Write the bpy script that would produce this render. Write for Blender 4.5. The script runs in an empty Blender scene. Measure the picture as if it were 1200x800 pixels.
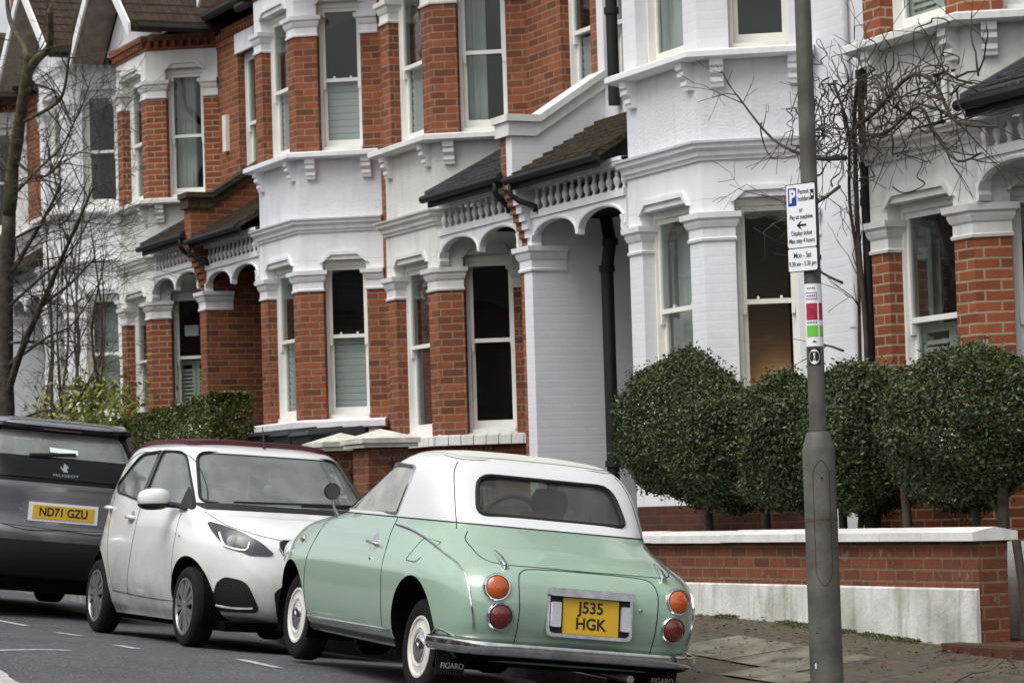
import bpy, bmesh, math, random
import numpy as np
from mathutils import Vector, Matrix
from mathutils.bvhtree import BVHTree
random.seed(7); rng = np.random.default_rng(7)
C = bpy.context.scene
COL = C.collection
PI = math.pi

# ------------------------------------------------------------------ camera
FPX = 3440.0; PHI = math.radians(24); PITCH = math.atan(198 / FPX); ROLL = 0.03
fw = Vector((-math.cos(PHI) * math.cos(PITCH), math.sin(PHI) * math.cos(PITCH), math.sin(PITCH)))
rt = Vector((math.sin(PHI), math.cos(PHI), 0)); up = rt.cross(fw)
rt2 = rt * math.cos(ROLL) - up * math.sin(ROLL); up2 = rt * math.sin(ROLL) + up * math.cos(ROLL)
cam = bpy.data.cameras.new('camera'); camo = bpy.data.objects.new('camera', cam); COL.objects.link(camo)
m = Matrix((rt2, up2, -fw)).transposed().to_4x4(); camo.matrix_world = m
cam.sensor_width = 36; cam.lens = 36 * FPX / 1200; cam.clip_start = 0.3; cam.clip_end = 3000
cam.dof.use_dof = True; cam.dof.focus_distance = 17.5; cam.dof.aperture_fstop = 9
C.camera = camo
C.render.resolution_x = 1024; C.render.resolution_y = 682

# ------------------------------------------------------------------ sky and sun (overcast)
SUN_EL = math.radians(58); SUN_AZ = math.radians(158)     # azimuth measured from +Y towards +X
w = bpy.data.worlds.new('World'); C.world = w; w.use_nodes = True
nt = w.node_tree; bgn = nt.nodes['Background']
sky = nt.nodes.new('ShaderNodeTexSky'); sky.sky_type = 'NISHITA'; sky.sun_disc = False
sky.sun_elevation = SUN_EL; sky.sun_rotation = SUN_AZ
sky.air_density = 1.0; sky.dust_density = 5.0; sky.ozone_density = 1.0
hs = nt.nodes.new('ShaderNodeHueSaturation'); hs.inputs['Saturation'].default_value = 0.2
nt.links.new(sky.outputs[0], hs.inputs['Color'])
# broken cloud cover modulates the desaturated sky
tcw = nt.nodes.new('ShaderNodeTexCoord'); mpw = nt.nodes.new('ShaderNodeMapping'); mpw.inputs['Scale'].default_value = (1, 1, 2.6)
cl = nt.nodes.new('ShaderNodeTexNoise'); cl.inputs['Scale'].default_value = 2.3; cl.inputs['Detail'].default_value = 6; cl.inputs['Roughness'].default_value = .6
rp = nt.nodes.new('ShaderNodeValToRGB'); rp.color_ramp.elements[0].position = .36; rp.color_ramp.elements[0].color = (.50, .52, .56, 1); rp.color_ramp.elements[1].position = .66; rp.color_ramp.elements[1].color = (1.35, 1.35, 1.33, 1)
mxw = nt.nodes.new('ShaderNodeMix'); mxw.data_type = 'RGBA'; mxw.blend_type = 'MULTIPLY'; mxw.inputs[0].default_value = 1.0
nt.links.new(tcw.outputs['Generated'], mpw.inputs[0]); nt.links.new(mpw.outputs[0], cl.inputs['Vector']); nt.links.new(cl.outputs[0], rp.inputs[0])
nt.links.new(hs.outputs[0], mxw.inputs[6]); nt.links.new(rp.outputs[0], mxw.inputs[7]); nt.links.new(mxw.outputs[2], bgn.inputs[0])
bgn.inputs[1].default_value = 0.13
sl = bpy.data.lights.new('sun', 'SUN'); sl.energy = 0.75; sl.angle = math.radians(45); sl.color = (1, .965, .92)
so = bpy.data.objects.new('sun', sl); COL.objects.link(so)
sd = Vector((math.sin(SUN_AZ) * math.cos(SUN_EL), math.cos(SUN_AZ) * math.cos(SUN_EL), math.sin(SUN_EL)))
so.rotation_euler = sd.to_track_quat('Z', 'Y').to_euler()
C.view_settings.view_transform = 'Standard'; C.view_settings.look = 'None'
C.view_settings.exposure = 0.75; C.view_settings.gamma = 1
C.render.engine = 'CYCLES'
C.cycles.max_bounces = 8; C.cycles.transparent_max_bounces = 24

# ------------------------------------------------------------------ materials
MATS = {}
def srgb(r, g, b): return tuple((c / 255) ** 2.2 for c in (r, g, b))
class NT:
    def __init__(s, name):
        s.m = bpy.data.materials.new(name); s.m.use_nodes = True; s.t = s.m.node_tree
        s.b = s.t.nodes['Principled BSDF']; s.out = s.t.nodes['Material Output']; MATS[name] = s.m
    def n(s, typ, **kw):
        nd = s.t.nodes.new(typ)
        for k, v in kw.items():
            if k in nd.inputs: nd.inputs[k].default_value = v
            else: setattr(nd, k, v)
        return nd
    def l(s, a, b): s.t.links.new(a, b)
    def noise(s, scale, detail=4, rough=.55, vec=None):
        nd = s.n('ShaderNodeTexNoise'); nd.inputs['Scale'].default_value = scale
        nd.inputs['Detail'].default_value = detail; nd.inputs['Roughness'].default_value = rough
        s.l(vec if vec else s.coord(), nd.inputs['Vector']); return nd
    def coord(s, kind='Object'):
        if not hasattr(s, 'tc'): s.tc = s.n('ShaderNodeTexCoord')
        return s.tc.outputs[kind]
    def geo(s):
        if not hasattr(s, 'g'): s.g = s.n('ShaderNodeNewGeometry')
        return s.g
    def ramp(s, fac, stops):
        r = s.n('ShaderNodeValToRGB'); e = r.color_ramp.elements
        while len(e) < len(stops): e.new(.5)
        for i, (p, c) in enumerate(stops):
            e[i].position = p; e[i].color = (c, c, c, 1) if not isinstance(c, tuple) else (*c, 1)
        s.l(fac, r.inputs[0]); return r.outputs[0]
    def mix(s, fac, a, b, mode='MIX'):
        x = s.n('ShaderNodeMix', data_type='RGBA', blend_type=mode)
        for inp, v in ((x.inputs[0], fac), (x.inputs[6], a), (x.inputs[7], b)):
            if hasattr(v, 'type') and not isinstance(v, (float, tuple)): s.l(v, inp)
            elif isinstance(v, tuple): inp.default_value = (*v, 1)
            else: inp.default_value = v
        return x.outputs[2]
    def bump(s, h, strength=.5, dist=.01, normal=None):
        b = s.n('ShaderNodeBump'); b.inputs['Strength'].default_value = strength; b.inputs['Distance'].default_value = dist
        s.l(h, b.inputs['Height'])
        if normal: s.l(normal, b.inputs['Normal'])
        return b.outputs[0]
    def set(s, col=None, rough=None, metal=None, spec=None, coat=None, normal=None):
        B = s.b.inputs
        for k, v in (('Base Color', col), ('Roughness', rough), ('Metallic', metal), ('Specular IOR Level', spec), ('Coat Weight', coat)):
            if v is None: continue
            if isinstance(v, tuple): B[k].default_value = (*v, 1)
            elif isinstance(v, (int, float)): B[k].default_value = v
            else: s.l(v, B[k])
        if normal is not None: s.l(normal, B['Normal'])
        return s.m

def plain(name, col, rough=.5, metal=0, spec=.5, coat=0, var=.0, scale=6, bump=0, bscale=60):
    t = NT(name); c = col; wc = t.geo().outputs['Position']
    if var:
        nz = t.noise(scale, 5, .6, wc)
        c = t.mix(t.ramp(nz.outputs[0], [(.35, 0.), (.7, 1.)]), tuple(x * (1 - var) for x in col), tuple(min(1, x * (1 + var * .5)) for x in col))
    nr = None
    if bump:
        nb = t.noise(bscale, 4, .6, wc); nr = t.bump(nb.outputs[0], .6, bump)
    return t.set(c, rough, metal, spec, coat, nr)

def brick_mat(name, c1, c2, mortar, paint=False, soot=.35, course=.075, width=.225, rough=.85, mortar_size=.009, efflo=0.0):
    t = NT(name); uv = t.coord('UV')
    wn = t.noise(9, 2, .5, t.geo().outputs['Position'])
    dv = t.n('ShaderNodeVectorMath', operation='SCALE'); t.l(wn.outputs['Color'], dv.inputs[0]); dv.inputs[3].default_value = .006
    av = t.n('ShaderNodeVectorMath', operation='ADD'); t.l(uv, av.inputs[0]); t.l(dv.outputs[0], av.inputs[1])
    b = t.n('ShaderNodeTexBrick', offset=.5, squash=1.0); t.l(av.outputs[0], b.inputs['Vector'])
    b.inputs['Scale'].default_value = 1; b.inputs['Brick Width'].default_value = width; b.inputs['Row Height'].default_value = course
    b.inputs['Mortar Size'].default_value = mortar_size; b.inputs['Mortar Smooth'].default_value = .25; b.inputs['Bias'].default_value = -.1
    wp = t.geo().outputs['Position']
    n1 = t.noise(1.3, 5, .65, wp); n2 = t.noise(45, 5, .6, wp); n3 = t.noise(7, 4, .6, wp)
    if paint:
        col = t.mix(t.ramp(n1.outputs[0], [(.3, 0.), (.75, 1.)]), c1, c2)
        col = t.mix(t.ramp(n3.outputs[0], [(.58, 0.), (.8, .35)]), col, mortar)
        h = t.n('ShaderNodeMath', operation='MULTIPLY_ADD'); t.l(b.outputs['Fac'], h.inputs[0]); h.inputs[1].default_value = -.22
        t.l(n3.outputs[0], h.inputs[2])
        nr = t.bump(h.outputs[0], .55, .006)
        return t.set(col, .6, 0, .35, None, nr)
    b.inputs['Color1'].default_value = (*c1, 1); b.inputs['Color2'].default_value = (*c2, 1); b.inputs['Mortar'].default_value = (*mortar, 1)
    dark = tuple(x * .45 for x in c1)
    col = t.mix(t.ramp(n3.outputs[0], [(.45, 0.), (.75, soot)]), b.outputs['Color'], dark)
    col = t.mix(t.ramp(n1.outputs[0], [(.45, 0.), (.85, soot)]), col, tuple(x * .5 for x in c1))
    col = t.mix(t.ramp(n2.outputs[0], [(.3, .25), (.6, 0.)]), col, (.06, .035, .03))
    if efflo: col = t.mix(t.ramp(n3.outputs[0], [(.62, 0.), (.75, efflo)]), col, (.5, .45, .4))
    h = t.n('ShaderNodeMath', operation='MULTIPLY_ADD'); t.l(b.outputs['Fac'], h.inputs[0]); h.inputs[1].default_value = -1.
    t.l(n2.outputs[0], h.inputs[2])
    return t.set(col, rough, 0, .3, None, t.bump(h.outputs[0], .7, .006))

brick_mat('brick_orange', (.305, .090, .036), (.12, .040, .022), (.27, .205, .13), mortar_size=.0075, soot=.45)
brick_mat('brick_red', (.31, .086, .033), (.15, .044, .022), (.36, .28, .18), soot=.3, mortar_size=.0085)
brick_mat('brick_old', (.22, .066, .034), (.10, .034, .022), (.20, .14, .075), soot=.6, efflo=.35)
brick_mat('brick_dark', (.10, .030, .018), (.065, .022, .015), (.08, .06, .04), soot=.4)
brick_mat('painted_brick', (.72, .725, .745), (.62, .625, .645), (.5, .5, .5), paint=True)
brick_mat('painted_brick_cream', (.70, .70, .66), (.62, .62, .59), (.45, .45, .42), paint=True)

def stucco(name, c, dirt, bscale, bdist, amt=.3):
    t = NT(name); wp = t.geo().outputs['Position']
    n1 = t.noise(1.6, 6, .65, wp); n2 = t.noise(bscale, 3, .6, wp)
    mp = t.n('ShaderNodeMapping'); mp.inputs['Scale'].default_value = (6, 6, .8); t.l(wp, mp.inputs[0])
    n3 = t.noise(1.5, 4, .6, mp.outputs[0])
    col = t.mix(t.ramp(n1.outputs[0], [(.42, 0.), (.8, amt)]), c, dirt)
    col = t.mix(t.ramp(n3.outputs[0], [(.5, 0.), (.75, amt * .9)]), col, dirt)
    return t.set(col, .7, 0, .3, None, t.bump(n2.outputs[0], .8, bdist))
stucco('roughcast_blue', (.66, .665, .69), (.40, .40, .41), 42, .012, .4)
stucco('roughcast_cream', (.60, .60, .565), (.36, .34, .29), 42, .012, .45)
stucco('stucco_white', (.76, .76, .775), (.42, .42, .40), 80, .002, .35)
stucco('stucco_cream', (.70, .70, .67), (.38, .36, .31), 80, .002, .5)
stucco('stucco_plinth', (.66, .66, .63), (.15, .155, .09), 30, .006, .8)
stucco('coping_white', (.70, .70, .68), (.35, .33, .28), 40, .004, .45)
plain('window_paint', (.78, .78, .73), .35, var=.06, scale=4)
plain('window_paint_cream', (.76, .75, .68), .4, var=.1, scale=5)
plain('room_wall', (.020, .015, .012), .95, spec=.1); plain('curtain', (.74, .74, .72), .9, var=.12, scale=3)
plain('blind', (.86, .88, .87), .6); plain('shutter', (.70, .72, .66), .5); plain('paper', (.8, .8, .78), .8)
plain('black_iron', (.013, .013, .014), .6, spec=.3, var=.2); plain('black_gloss', (.006, .006, .007), .15, spec=.25)
plain('lead', (.09, .095, .105), .5, metal=.3, var=.3, scale=5)
plain('door_paint', (.03, .035, .05), .3)
plain('grey_pipe', (.42, .42, .45), .5)
plain('post_paint', (.098, .096, .078), .55, var=.45, scale=5, bump=.0015, bscale=60)
plain('sign_white', (.78, .79, .80), .35); plain('sign_black', (.012, .012, .012), .5); plain('sign_blue', (.02, .05, .25), .35)
plain('sticker_red', (.45, .02, .06), .4, var=.5, scale=40); plain('sticker_green', (.13, .50, .05), .4)
plain('bin_plastic', (.02, .022, .024), .45)
plain('cap_stone', (.62, .60, .54), .75, var=.3, scale=6, bump=.002)
plain('timber_soffit', (.30, .25, .21), .7, var=.3)
plain('rust', (.10, .06, .038), .8, var=.5, scale=30)

def tiles(name, c1, c2, moss, amt, row=.1):
    t = NT(name); uv = t.coord('UV'); b = t.n('ShaderNodeTexBrick', offset=.5); t.l(uv, b.inputs['Vector'])
    b.inputs['Scale'].default_value = 1; b.inputs['Brick Width'].default_value = .17; b.inputs['Row Height'].default_value = row
    b.inputs['Mortar Size'].default_value = .004; b.inputs['Color1'].default_value = (*c1, 1); b.inputs['Color2'].default_value = (*c2, 1)
    b.inputs['Mortar'].default_value = (.01, .009, .008, 1)
    wp = t.geo().outputs['Position']; n = t.noise(6, 6, .7, wp); n2 = t.noise(35, 4, .6, wp)
    col = t.mix(t.ramp(n.outputs[0], [(.45, 0.), (.62, amt)]), b.outputs['Color'], moss)
    col = t.mix(t.ramp(n2.outputs[0], [(.35, .5), (.6, 0.)]), col, (.02, .016, .012))
    sx = t.n('ShaderNodeSeparateXYZ'); t.l(uv, sx.inputs[0])
    md = t.n('ShaderNodeMath', operation='MODULO'); t.l(sx.outputs[1], md.inputs[0]); md.inputs[1].default_value = row
    sc = t.n('ShaderNodeMath', operation='MULTIPLY_ADD'); t.l(md.outputs[0], sc.inputs[0]); sc.inputs[1].default_value = -.6 / row * .5
    t.l(n2.outputs[0], sc.inputs[2])
    return t.set(col, .85, 0, .2, None, t.bump(sc.outputs[0], 1, .03))
tiles('roof_tile', (.085, .050, .034), (.045, .030, .024), (.07, .07, .025), .35)
tiles('roof_moss', (.085, .055, .036), (.040, .030, .022), (.070, .072, .024), .5)
tiles('roof_slate', (.075, .08, .088), (.05, .053, .06), (.07, .07, .06), .3, .2)

def glass(name, tint=(.8, .83, .82), rough=.01, amt=1.0, ior=1.5, haze=0):
    t = NT(name); t.t.nodes.remove(t.b)
    fr = t.n('ShaderNodeFresnel'); bf = t.n('ShaderNodeMapRange'); t.l(t.geo().outputs['Backfacing'], bf.inputs[0]); bf.inputs[3].default_value = ior; bf.inputs[4].default_value = 1 / ior; t.l(bf.outputs[0], fr.inputs[0])
    wp = t.geo().outputs['Position']; nz = t.noise(2.2, 2, .5, wp); bmp = t.bump(nz.outputs[0], .12, .012)
    tr = t.n('ShaderNodeBsdfTransparent'); tr.inputs[0].default_value = (*tint, 1)
    gl = t.n('ShaderNodeBsdfGlossy'); gl.inputs['Roughness'].default_value = rough; t.l(bmp, gl.inputs['Normal'])
    mx = t.n('ShaderNodeMixShader'); t.l(fr.outputs[0], mx.inputs[0]); t.l(tr.outputs[0], mx.inputs[1]); t.l(gl.outputs[0], mx.inputs[2])
    res = mx
    if haze:      # dust and mist; on windscreen_glass the pale diffuse also stands in for sky reflection
        df = t.n('ShaderNodeBsdfDiffuse'); df.inputs[0].default_value = (.62, .63, .60, 1); m2 = t.n('ShaderNodeMixShader'); hz = t.noise(5, 4, .6, wp)
        t.l(t.ramp(hz.outputs[0], [(.3, haze * .6), (.7, haze * 1.2)]), m2.inputs[0]); t.l(mx.outputs[0], m2.inputs[1]); t.l(df.outputs[0], m2.inputs[2]); res = m2
    t.l(res.outputs[0], t.out.inputs[0]); return t.m
glass('window_glass', ior=1.42, haze=.006); glass('car_glass', (.70, .74, .72), ior=1.5, haze=.03); glass('misted_glass', (.7, .7, .68), ior=1.6, haze=.42); glass('windscreen_glass', (.66, .72, .71), ior=2.0, haze=.16); glass('privacy_glass', (.12, .13, .14), ior=1.6)

def paint(name, col, rough=.24, coat=1.0, dirt=None, metal=0., dz=(.2, .5)):
    t = NT(name); wp = t.coord('Object'); c = col
    n = t.noise(5, 5, .65, wp); n2 = t.noise(120, 3, .6, wp)
    c = t.mix(t.ramp(n.outputs[0], [(.4, 0.), (.8, .12)]), col, tuple(x * .7 for x in col))
    if dirt:
        sx = t.n('ShaderNodeSeparateXYZ'); t.l(wp, sx.inputs[0])
        mr = t.n('ShaderNodeMapRange'); t.l(sx.outputs[2], mr.inputs[0]); mr.inputs[1].default_value = dz[1]; mr.inputs[2].default_value = dz[0]
        mm = t.n('ShaderNodeMath', operation='MULTIPLY', use_clamp=True); t.l(mr.outputs[0], mm.inputs[0]); t.l(t.ramp(n.outputs[0], [(.25, .35), (.65, 1.)]), mm.inputs[1])
        c = t.mix(mm.outputs[0], c, dirt)
    t.set(c, t.ramp(n2.outputs[0], [(.3, rough), (.8, rough + .02)]), metal, .5, coat)
    t.b.inputs['Coat Roughness'].default_value = .03; t.b.inputs['Coat IOR'].default_value = 1.6; return t.m
paint('green_paint', (.285, .40, .305), dirt=(.13, .19, .12), dz=(.15, .42))
paint('white_car_paint', (.74, .74, .72), dirt=(.33, .31, .27), dz=(.15, .75))
paint('hardtop_white', (.64, .645, .65), .4, .4)
paint('fabric_cream', (.55, .55, .49), .75, 0)
paint('suv_paint', (.15, .148, .165), .3, 1.0, metal=.5, dirt=(.05, .048, .045), dz=(.3, .85))
paint('suv_roof', (.22, .225, .235), .3, .8, metal=.3)
plain('maroon_roof', (.075, .016, .022), .75)
plain('chrome', (.72, .72, .72), .12, 1.0, var=.25, scale=14); plain('silver', (.42, .42, .42), .33, .8, var=.2, scale=10)
plain('tyre', (.009, .009, .009), .85, spec=.2, var=.4, scale=20, bump=.001); plain('trim_black', (.010, .010, .011), .5, spec=.35)
plain('under_black', (.004, .004, .004), .95, spec=.05); plain('seal_line', (.012, .014, .012), .6)
plain('wheel_cream', (.62, .61, .55), .4, var=.12, scale=12)
plain('plate_yellow', (.66, .40, .015), .35, var=.06); plain('plate_text', (.012, .012, .012), .5); plain('plate_white', (.75, .75, .75), .4)
plain('seat_cream', (.50, .47, .40), .6); plain('seat_dark', (.05, .05, .055), .8); plain('seat_red', (.10, .02, .022), .7); plain('seat_grey', (.22, .22, .23), .8)
plain('headlamp_dark', (.05, .052, .056), .15); plain('sticker_pale', (.60, .72, .68), .5)
def lens(name, col, rough=.08):
    t = NT(name); wv = t.n('ShaderNodeTexVoronoi'); wv.inputs['Scale'].default_value = 90; t.l(t.coord('Object'), wv.inputs['Vector'])
    t.set(col, rough, 0, .7, 1.0, t.bump(wv.outputs['Distance'], .35, .004)); return t.m
lens('amber_lens', (.50, .085, .006)); lens('red_lens', (.13, .004, .007)); lens('clear_lens', (.5, .5, .52))
t = NT('lamp_glow'); t.set((.8, .4, .1), .5); t.b.inputs['Emission Color'].default_value = (1, .42, .10, 1); t.b.inputs['Emission Strength'].default_value = 2.2
# ground
t = NT('asphalt'); wp = t.geo().outputs['Position']
n1 = t.noise(1.1, 6, .6, wp); n2 = t.noise(48, 4, .8, wp); n3 = t.noise(20, 6, .7, wp)
c = t.mix(t.ramp(n1.outputs[0], [(.35, 0.), (.7, 1.)]), (.045, .046, .052), (.088, .088, .095))
c = t.mix(t.ramp(n2.outputs[0], [(.50, 0.), (.60, .75)]), c, (.21, .21, .22))
c = t.mix(t.ramp(n3.outputs[0], [(.52, 0.), (.66, .7)]), c, (.024, .024, .027))
t.set(c, t.ramp(n1.outputs[0], [(.35, .55), (.65, .8)]), 0, .4, None, t.bump(n2.outputs[0], 1, .014))
def slabs(name, c1, c2, mort, moss):
    t = NT(name); wp = t.geo().outputs['Position']; b = t.n('ShaderNodeTexBrick', offset=.5); 
    mp = t.n('ShaderNodeMapping'); mp.inputs['Rotation'].default_value = (0, 0, PI / 2); t.l(wp, mp.inputs[0]); t.l(mp.outputs[0], b.inputs['Vector'])
    b.inputs['Scale'].default_value = 1; b.inputs['Brick Width'].default_value = .9; b.inputs['Row Height'].default_value = .6
    b.inputs['Mortar Size'].default_value = .008; b.inputs['Color1'].default_value = (*c1, 1); b.inputs['Color2'].default_value = (*c2, 1); b.inputs['Mortar'].default_value = (*mort, 1)
    n = t.noise(2.2, 7, .7, wp); n2 = t.noise(40, 5, .6, wp); n3 = t.noise(9, 5, .65, wp)
    c = t.mix(t.ramp(n.outputs[0], [(.48, 0.), (.68, .7)]), b.outputs['Color'], moss)
    c = t.mix(t.ramp(n3.outputs[0], [(.4, .55), (.62, 0.)]), c, (.045, .038, .032))
    c = t.mix(t.ramp(n2.outputs[0], [(.35, .4), (.6, 0.)]), c, (.05, .045, .04))
    h = t.n('ShaderNodeMath', operation='MULTIPLY_ADD'); t.l(b.outputs['Fac'], h.inputs[0]); h.inputs[1].default_value = -1.; t.l(n2.outputs[0], h.inputs[2])
    t.set(c, .8, 0, .35, None, t.bump(h.outputs[0], .7, .008)); return t.m
slabs('paving', (.125, .105, .070), (.078, .066, .044), (.022, .02, .012), (.085, .092, .030))
plain('light_slab', (.165, .155, .115), .85, var=.5, scale=5, bump=.002)
plain('soil', (.05, .038, .026), .95, var=.4, scale=8, bump=.01, bscale=20)
plain('kerb_granite', (.22, .21, .20), .75, var=.35, scale=9, bump=.003)
plain('road_paint', (.48, .47, .43), .7, var=.5, scale=25)
plain('bark', (.060, .048, .034), .9, var=.6, scale=12, bump=.02, bscale=28)
plain('bark_green', (.085, .076, .036), .9, var=.6, scale=12, bump=.02, bscale=28)
plain('bark_dark', (.055, .038, .030), .9, var=.5, scale=12, bump=.004)
plain('bark_twig', (.12, .09, .07), .9, var=.5, scale=12)
plain('moss', (.09, .10, .02), .95, var=.5, scale=20, bump=.01)
def leafmat(name, stops, rough=.35):
    t = NT(name); g = t.geo(); c = t.ramp(g.outputs['Random Per Island'], stops)
    t.set(c, rough, 0, .5); t.b.inputs['Subsurface Weight'].default_value = 0
    tr = t.n('ShaderNodeBsdfTranslucent'); t.l(c, tr.inputs[0]); mx = t.n('ShaderNodeMixShader'); mx.inputs[0].default_value = .2
    t.l(t.b.outputs[0], mx.inputs[1]); t.l(tr.outputs[0], mx.inputs[2]); t.l(mx.outputs[0], t.out.inputs[0]); return t.m
leafmat('leaf_box', [(0, (.018, .030, .009)), (.6, (.040, .060, .016)), (.9, (.075, .10, .028)), (1, (.15, .16, .045))], .5)
leafmat('leaf_hedge', [(0, (.04, .06, .014)), (.5, (.075, .10, .022)), (1, (.13, .14, .03))])
leafmat('leaf_yellow', [(0, (.05, .085, .02)), (.5, (.20, .24, .04)), (1, (.48, .50, .09))])
leafmat('leaf_litter', [(0, (.05, .02, .01)), (1, (.18, .09, .03))])

# ------------------------------------------------------------------ mesh helpers
def tag(o, label=None, cat=None, group=None, kind=None):
    for k, v in (('label', label), ('category', cat), ('group', group), ('kind', kind)):
        if v: o[k] = v
    return o
def empty(name, loc, label, cat, group=None):
    o = bpy.data.objects.new(name, None); COL.objects.link(o); o.location = loc; o.empty_display_size = .2
    return tag(o, label, cat, group)

def link_mesh(name, verts, faces, mat, parent=None, smooth=False, local=False, fix=True, uv=True, auto=None):
    off = Vector((0, 0, 0)) if (parent is None or local) else Vector(ROOTLOC(parent))
    me = bpy.data.meshes.new(name)
    V = [(v[0] - off[0], v[1] - off[1], v[2] - off[2]) for v in verts]
    me.from_pydata(V, [], faces)
    if fix:
        bm = bmesh.new(); bm.from_mesh(me); bmesh.ops.recalc_face_normals(bm, faces=bm.faces); bm.to_mesh(me); bm.free()
    for mm in (mat if isinstance(mat, (list, tuple)) else [mat]): me.materials.append(MATS[mm])
    if uv:
        ul = me.uv_layers.new(name='uv')
        for p in me.polygons:
            n = p.normal
            if abs(n.z) < .75:
                L = math.hypot(n.x, n.y) or 1; tx, ty = -n.y / L, n.x / L
                sl_ = math.sqrt(max(1e-6, 1 - n.z * n.z))
                for li in p.loop_indices:
                    co = me.vertices[me.loops[li].vertex_index].co
                    ul.data[li].uv = ((co.x + off.x) * tx + (co.y + off.y) * ty, (co.z + off.z) / sl_)
            else:
                for li in p.loop_indices:
                    co = me.vertices[me.loops[li].vertex_index].co
                    ul.data[li].uv = (co.x + off.x, co.y + off.y)
    if smooth:
        for p in me.polygons: p.use_smooth = True
        if auto: 
            try: me.set_sharp_from_angle(angle=math.radians(auto))
            except Exception: pass
    o = bpy.data.objects.new(name, me); COL.objects.link(o)
    if parent: o.parent = parent
    return o
def ROOTLOC(p):
    v = Vector((0, 0, 0))
    while p: v += p.location; p = p.parent
    return v

class MB:
    def __init__(s, T=None): s.v = []; s.f = []; s.T = T
    def add(s, vs, fs):
        n = len(s.v); s.v += [s.T(*v) if s.T else tuple(v) for v in vs]; s.f += [tuple(i + n for i in f) for f in fs]
    def box(s, x0, x1, y0, y1, z0, z1):
        s.add([(x, y, z) for z in (z0, z1) for (x, y) in ((x0, y0), (x1, y0), (x1, y1), (x0, y1))],
              [(0, 1, 2, 3), (4, 5, 6, 7), (0, 1, 5, 4), (1, 2, 6, 5), (2, 3, 7, 6), (3, 0, 4, 7)])
    def hexa(s, p): s.add(p, [(0, 1, 2, 3), (4, 5, 6, 7), (0, 1, 5, 4), (1, 2, 6, 5), (2, 3, 7, 6), (3, 0, 4, 7)])
    def prism(s, poly, z0, z1):
        n = len(poly); s.add([(x, y, z0) for x, y in poly] + [(x, y, z1) for x, y in poly],
              [tuple(range(n)), tuple(range(n, 2 * n))] + [(i, (i + 1) % n, n + (i + 1) % n, n + i) for i in range(n)])
    def extr(s, poly3, d):
        n = len(poly3); s.add(list(poly3) + [tuple(a + b for a, b in zip(p, d)) for p in poly3],
              [tuple(range(n)), tuple(range(n, 2 * n))] + [(i, (i + 1) % n, n + (i + 1) % n, n + i) for i in range(n)])
    def sweep(s, path, prof):
        rows = []
        for o, z in prof: rows.append([(x, y, z) for x, y in offset(path, o)])
        n = len(path); k = len(prof); vs = [rows[j][i] for i in range(n) for j in range(k)]
        fs = [tuple(range(k)), tuple(range((n - 1) * k, n * k))]
        for i in range(n - 1):
            for j in range(k): a = i * k + j; b = i * k + (j + 1) % k; fs.append((a, b, b + k, a + k))
        s.add(vs, fs)
    def lathe(s, prof, c, seg=24, axis=2, cap=True):
        vs = []
        for r, h in prof:
            for i in range(seg):
                a = 2 * PI * i / seg; p = [0, 0, 0]; p[axis] = h; p[(axis + 1) % 3] = r * math.cos(a); p[(axis + 2) % 3] = r * math.sin(a)
                vs.append(tuple(p[j] + c[j] for j in range(3)))
        fs = [(j * seg + i, j * seg + (i + 1) % seg, (j + 1) * seg + (i + 1) % seg, (j + 1) * seg + i) for j in range(len(prof) - 1) for i in range(seg)]
        if cap: fs += [tuple(range(seg)), tuple(range((len(prof) - 1) * seg, len(prof) * seg))]
        s.add(vs, fs)
    def tube(s, pts, rad, sides=6, flat=None):
        pts = [Vector(p) for p in pts]; n = len(pts)
        if not hasattr(rad, '__len__'): rad = [rad] * n
        vs = []; ref = None
        for i, p in enumerate(pts):
            d = (pts[min(i + 1, n - 1)] - pts[max(i - 1, 0)]).normalized()
            if ref is None: ref = Vector((0, 0, 1)) if abs(d.z) < .9 else Vector((1, 0, 0))
            a = (ref - d * ref.dot(d)).normalized(); b = d.cross(a); ref = a
            fa, fb = flat if flat else (1, 1)
            for k in range(sides):
                t = 2 * PI * k / sides; vs.append(tuple(p + a * (math.cos(t) * rad[i] * fa) + b * (math.sin(t) * rad[i] * fb)))
        fs = [(i * sides + k, i * sides + (k + 1) % sides, (i + 1) * sides + (k + 1) % sides, (i + 1) * sides + k) for i in range(n - 1) for k in range(sides)]
        fs += [tuple(range(sides)), tuple(range((n - 1) * sides, n * sides))]
        s.add(vs, fs)
    def build(s, name, mat, parent=None, smooth=False, local=False, **kw):
        return link_mesh(name, s.v, s.f, mat, parent, smooth, local, **kw)

def offset(path, o):
    n = len(path); out = []; N = []
    for i in range(n - 1):
        dx, dy = path[i + 1][0] - path[i][0], path[i + 1][1] - path[i][1]; L = math.hypot(dx, dy); N.append((dy / L, -dx / L))
    for i in range(n):
        if i == 0: nx, ny = N[0]; k = 1
        elif i == n - 1: nx, ny = N[-1]; k = 1
        else:
            nx, ny = N[i - 1][0] + N[i][0], N[i - 1][1] + N[i][1]; L = math.hypot(nx, ny) or 1; nx, ny = nx / L, ny / L
            k = 1 / max(.35, nx * N[i][0] + ny * N[i][1])
        out.append((path[i][0] + nx * o * k, path[i][1] + ny * o * k))
    return out

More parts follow.
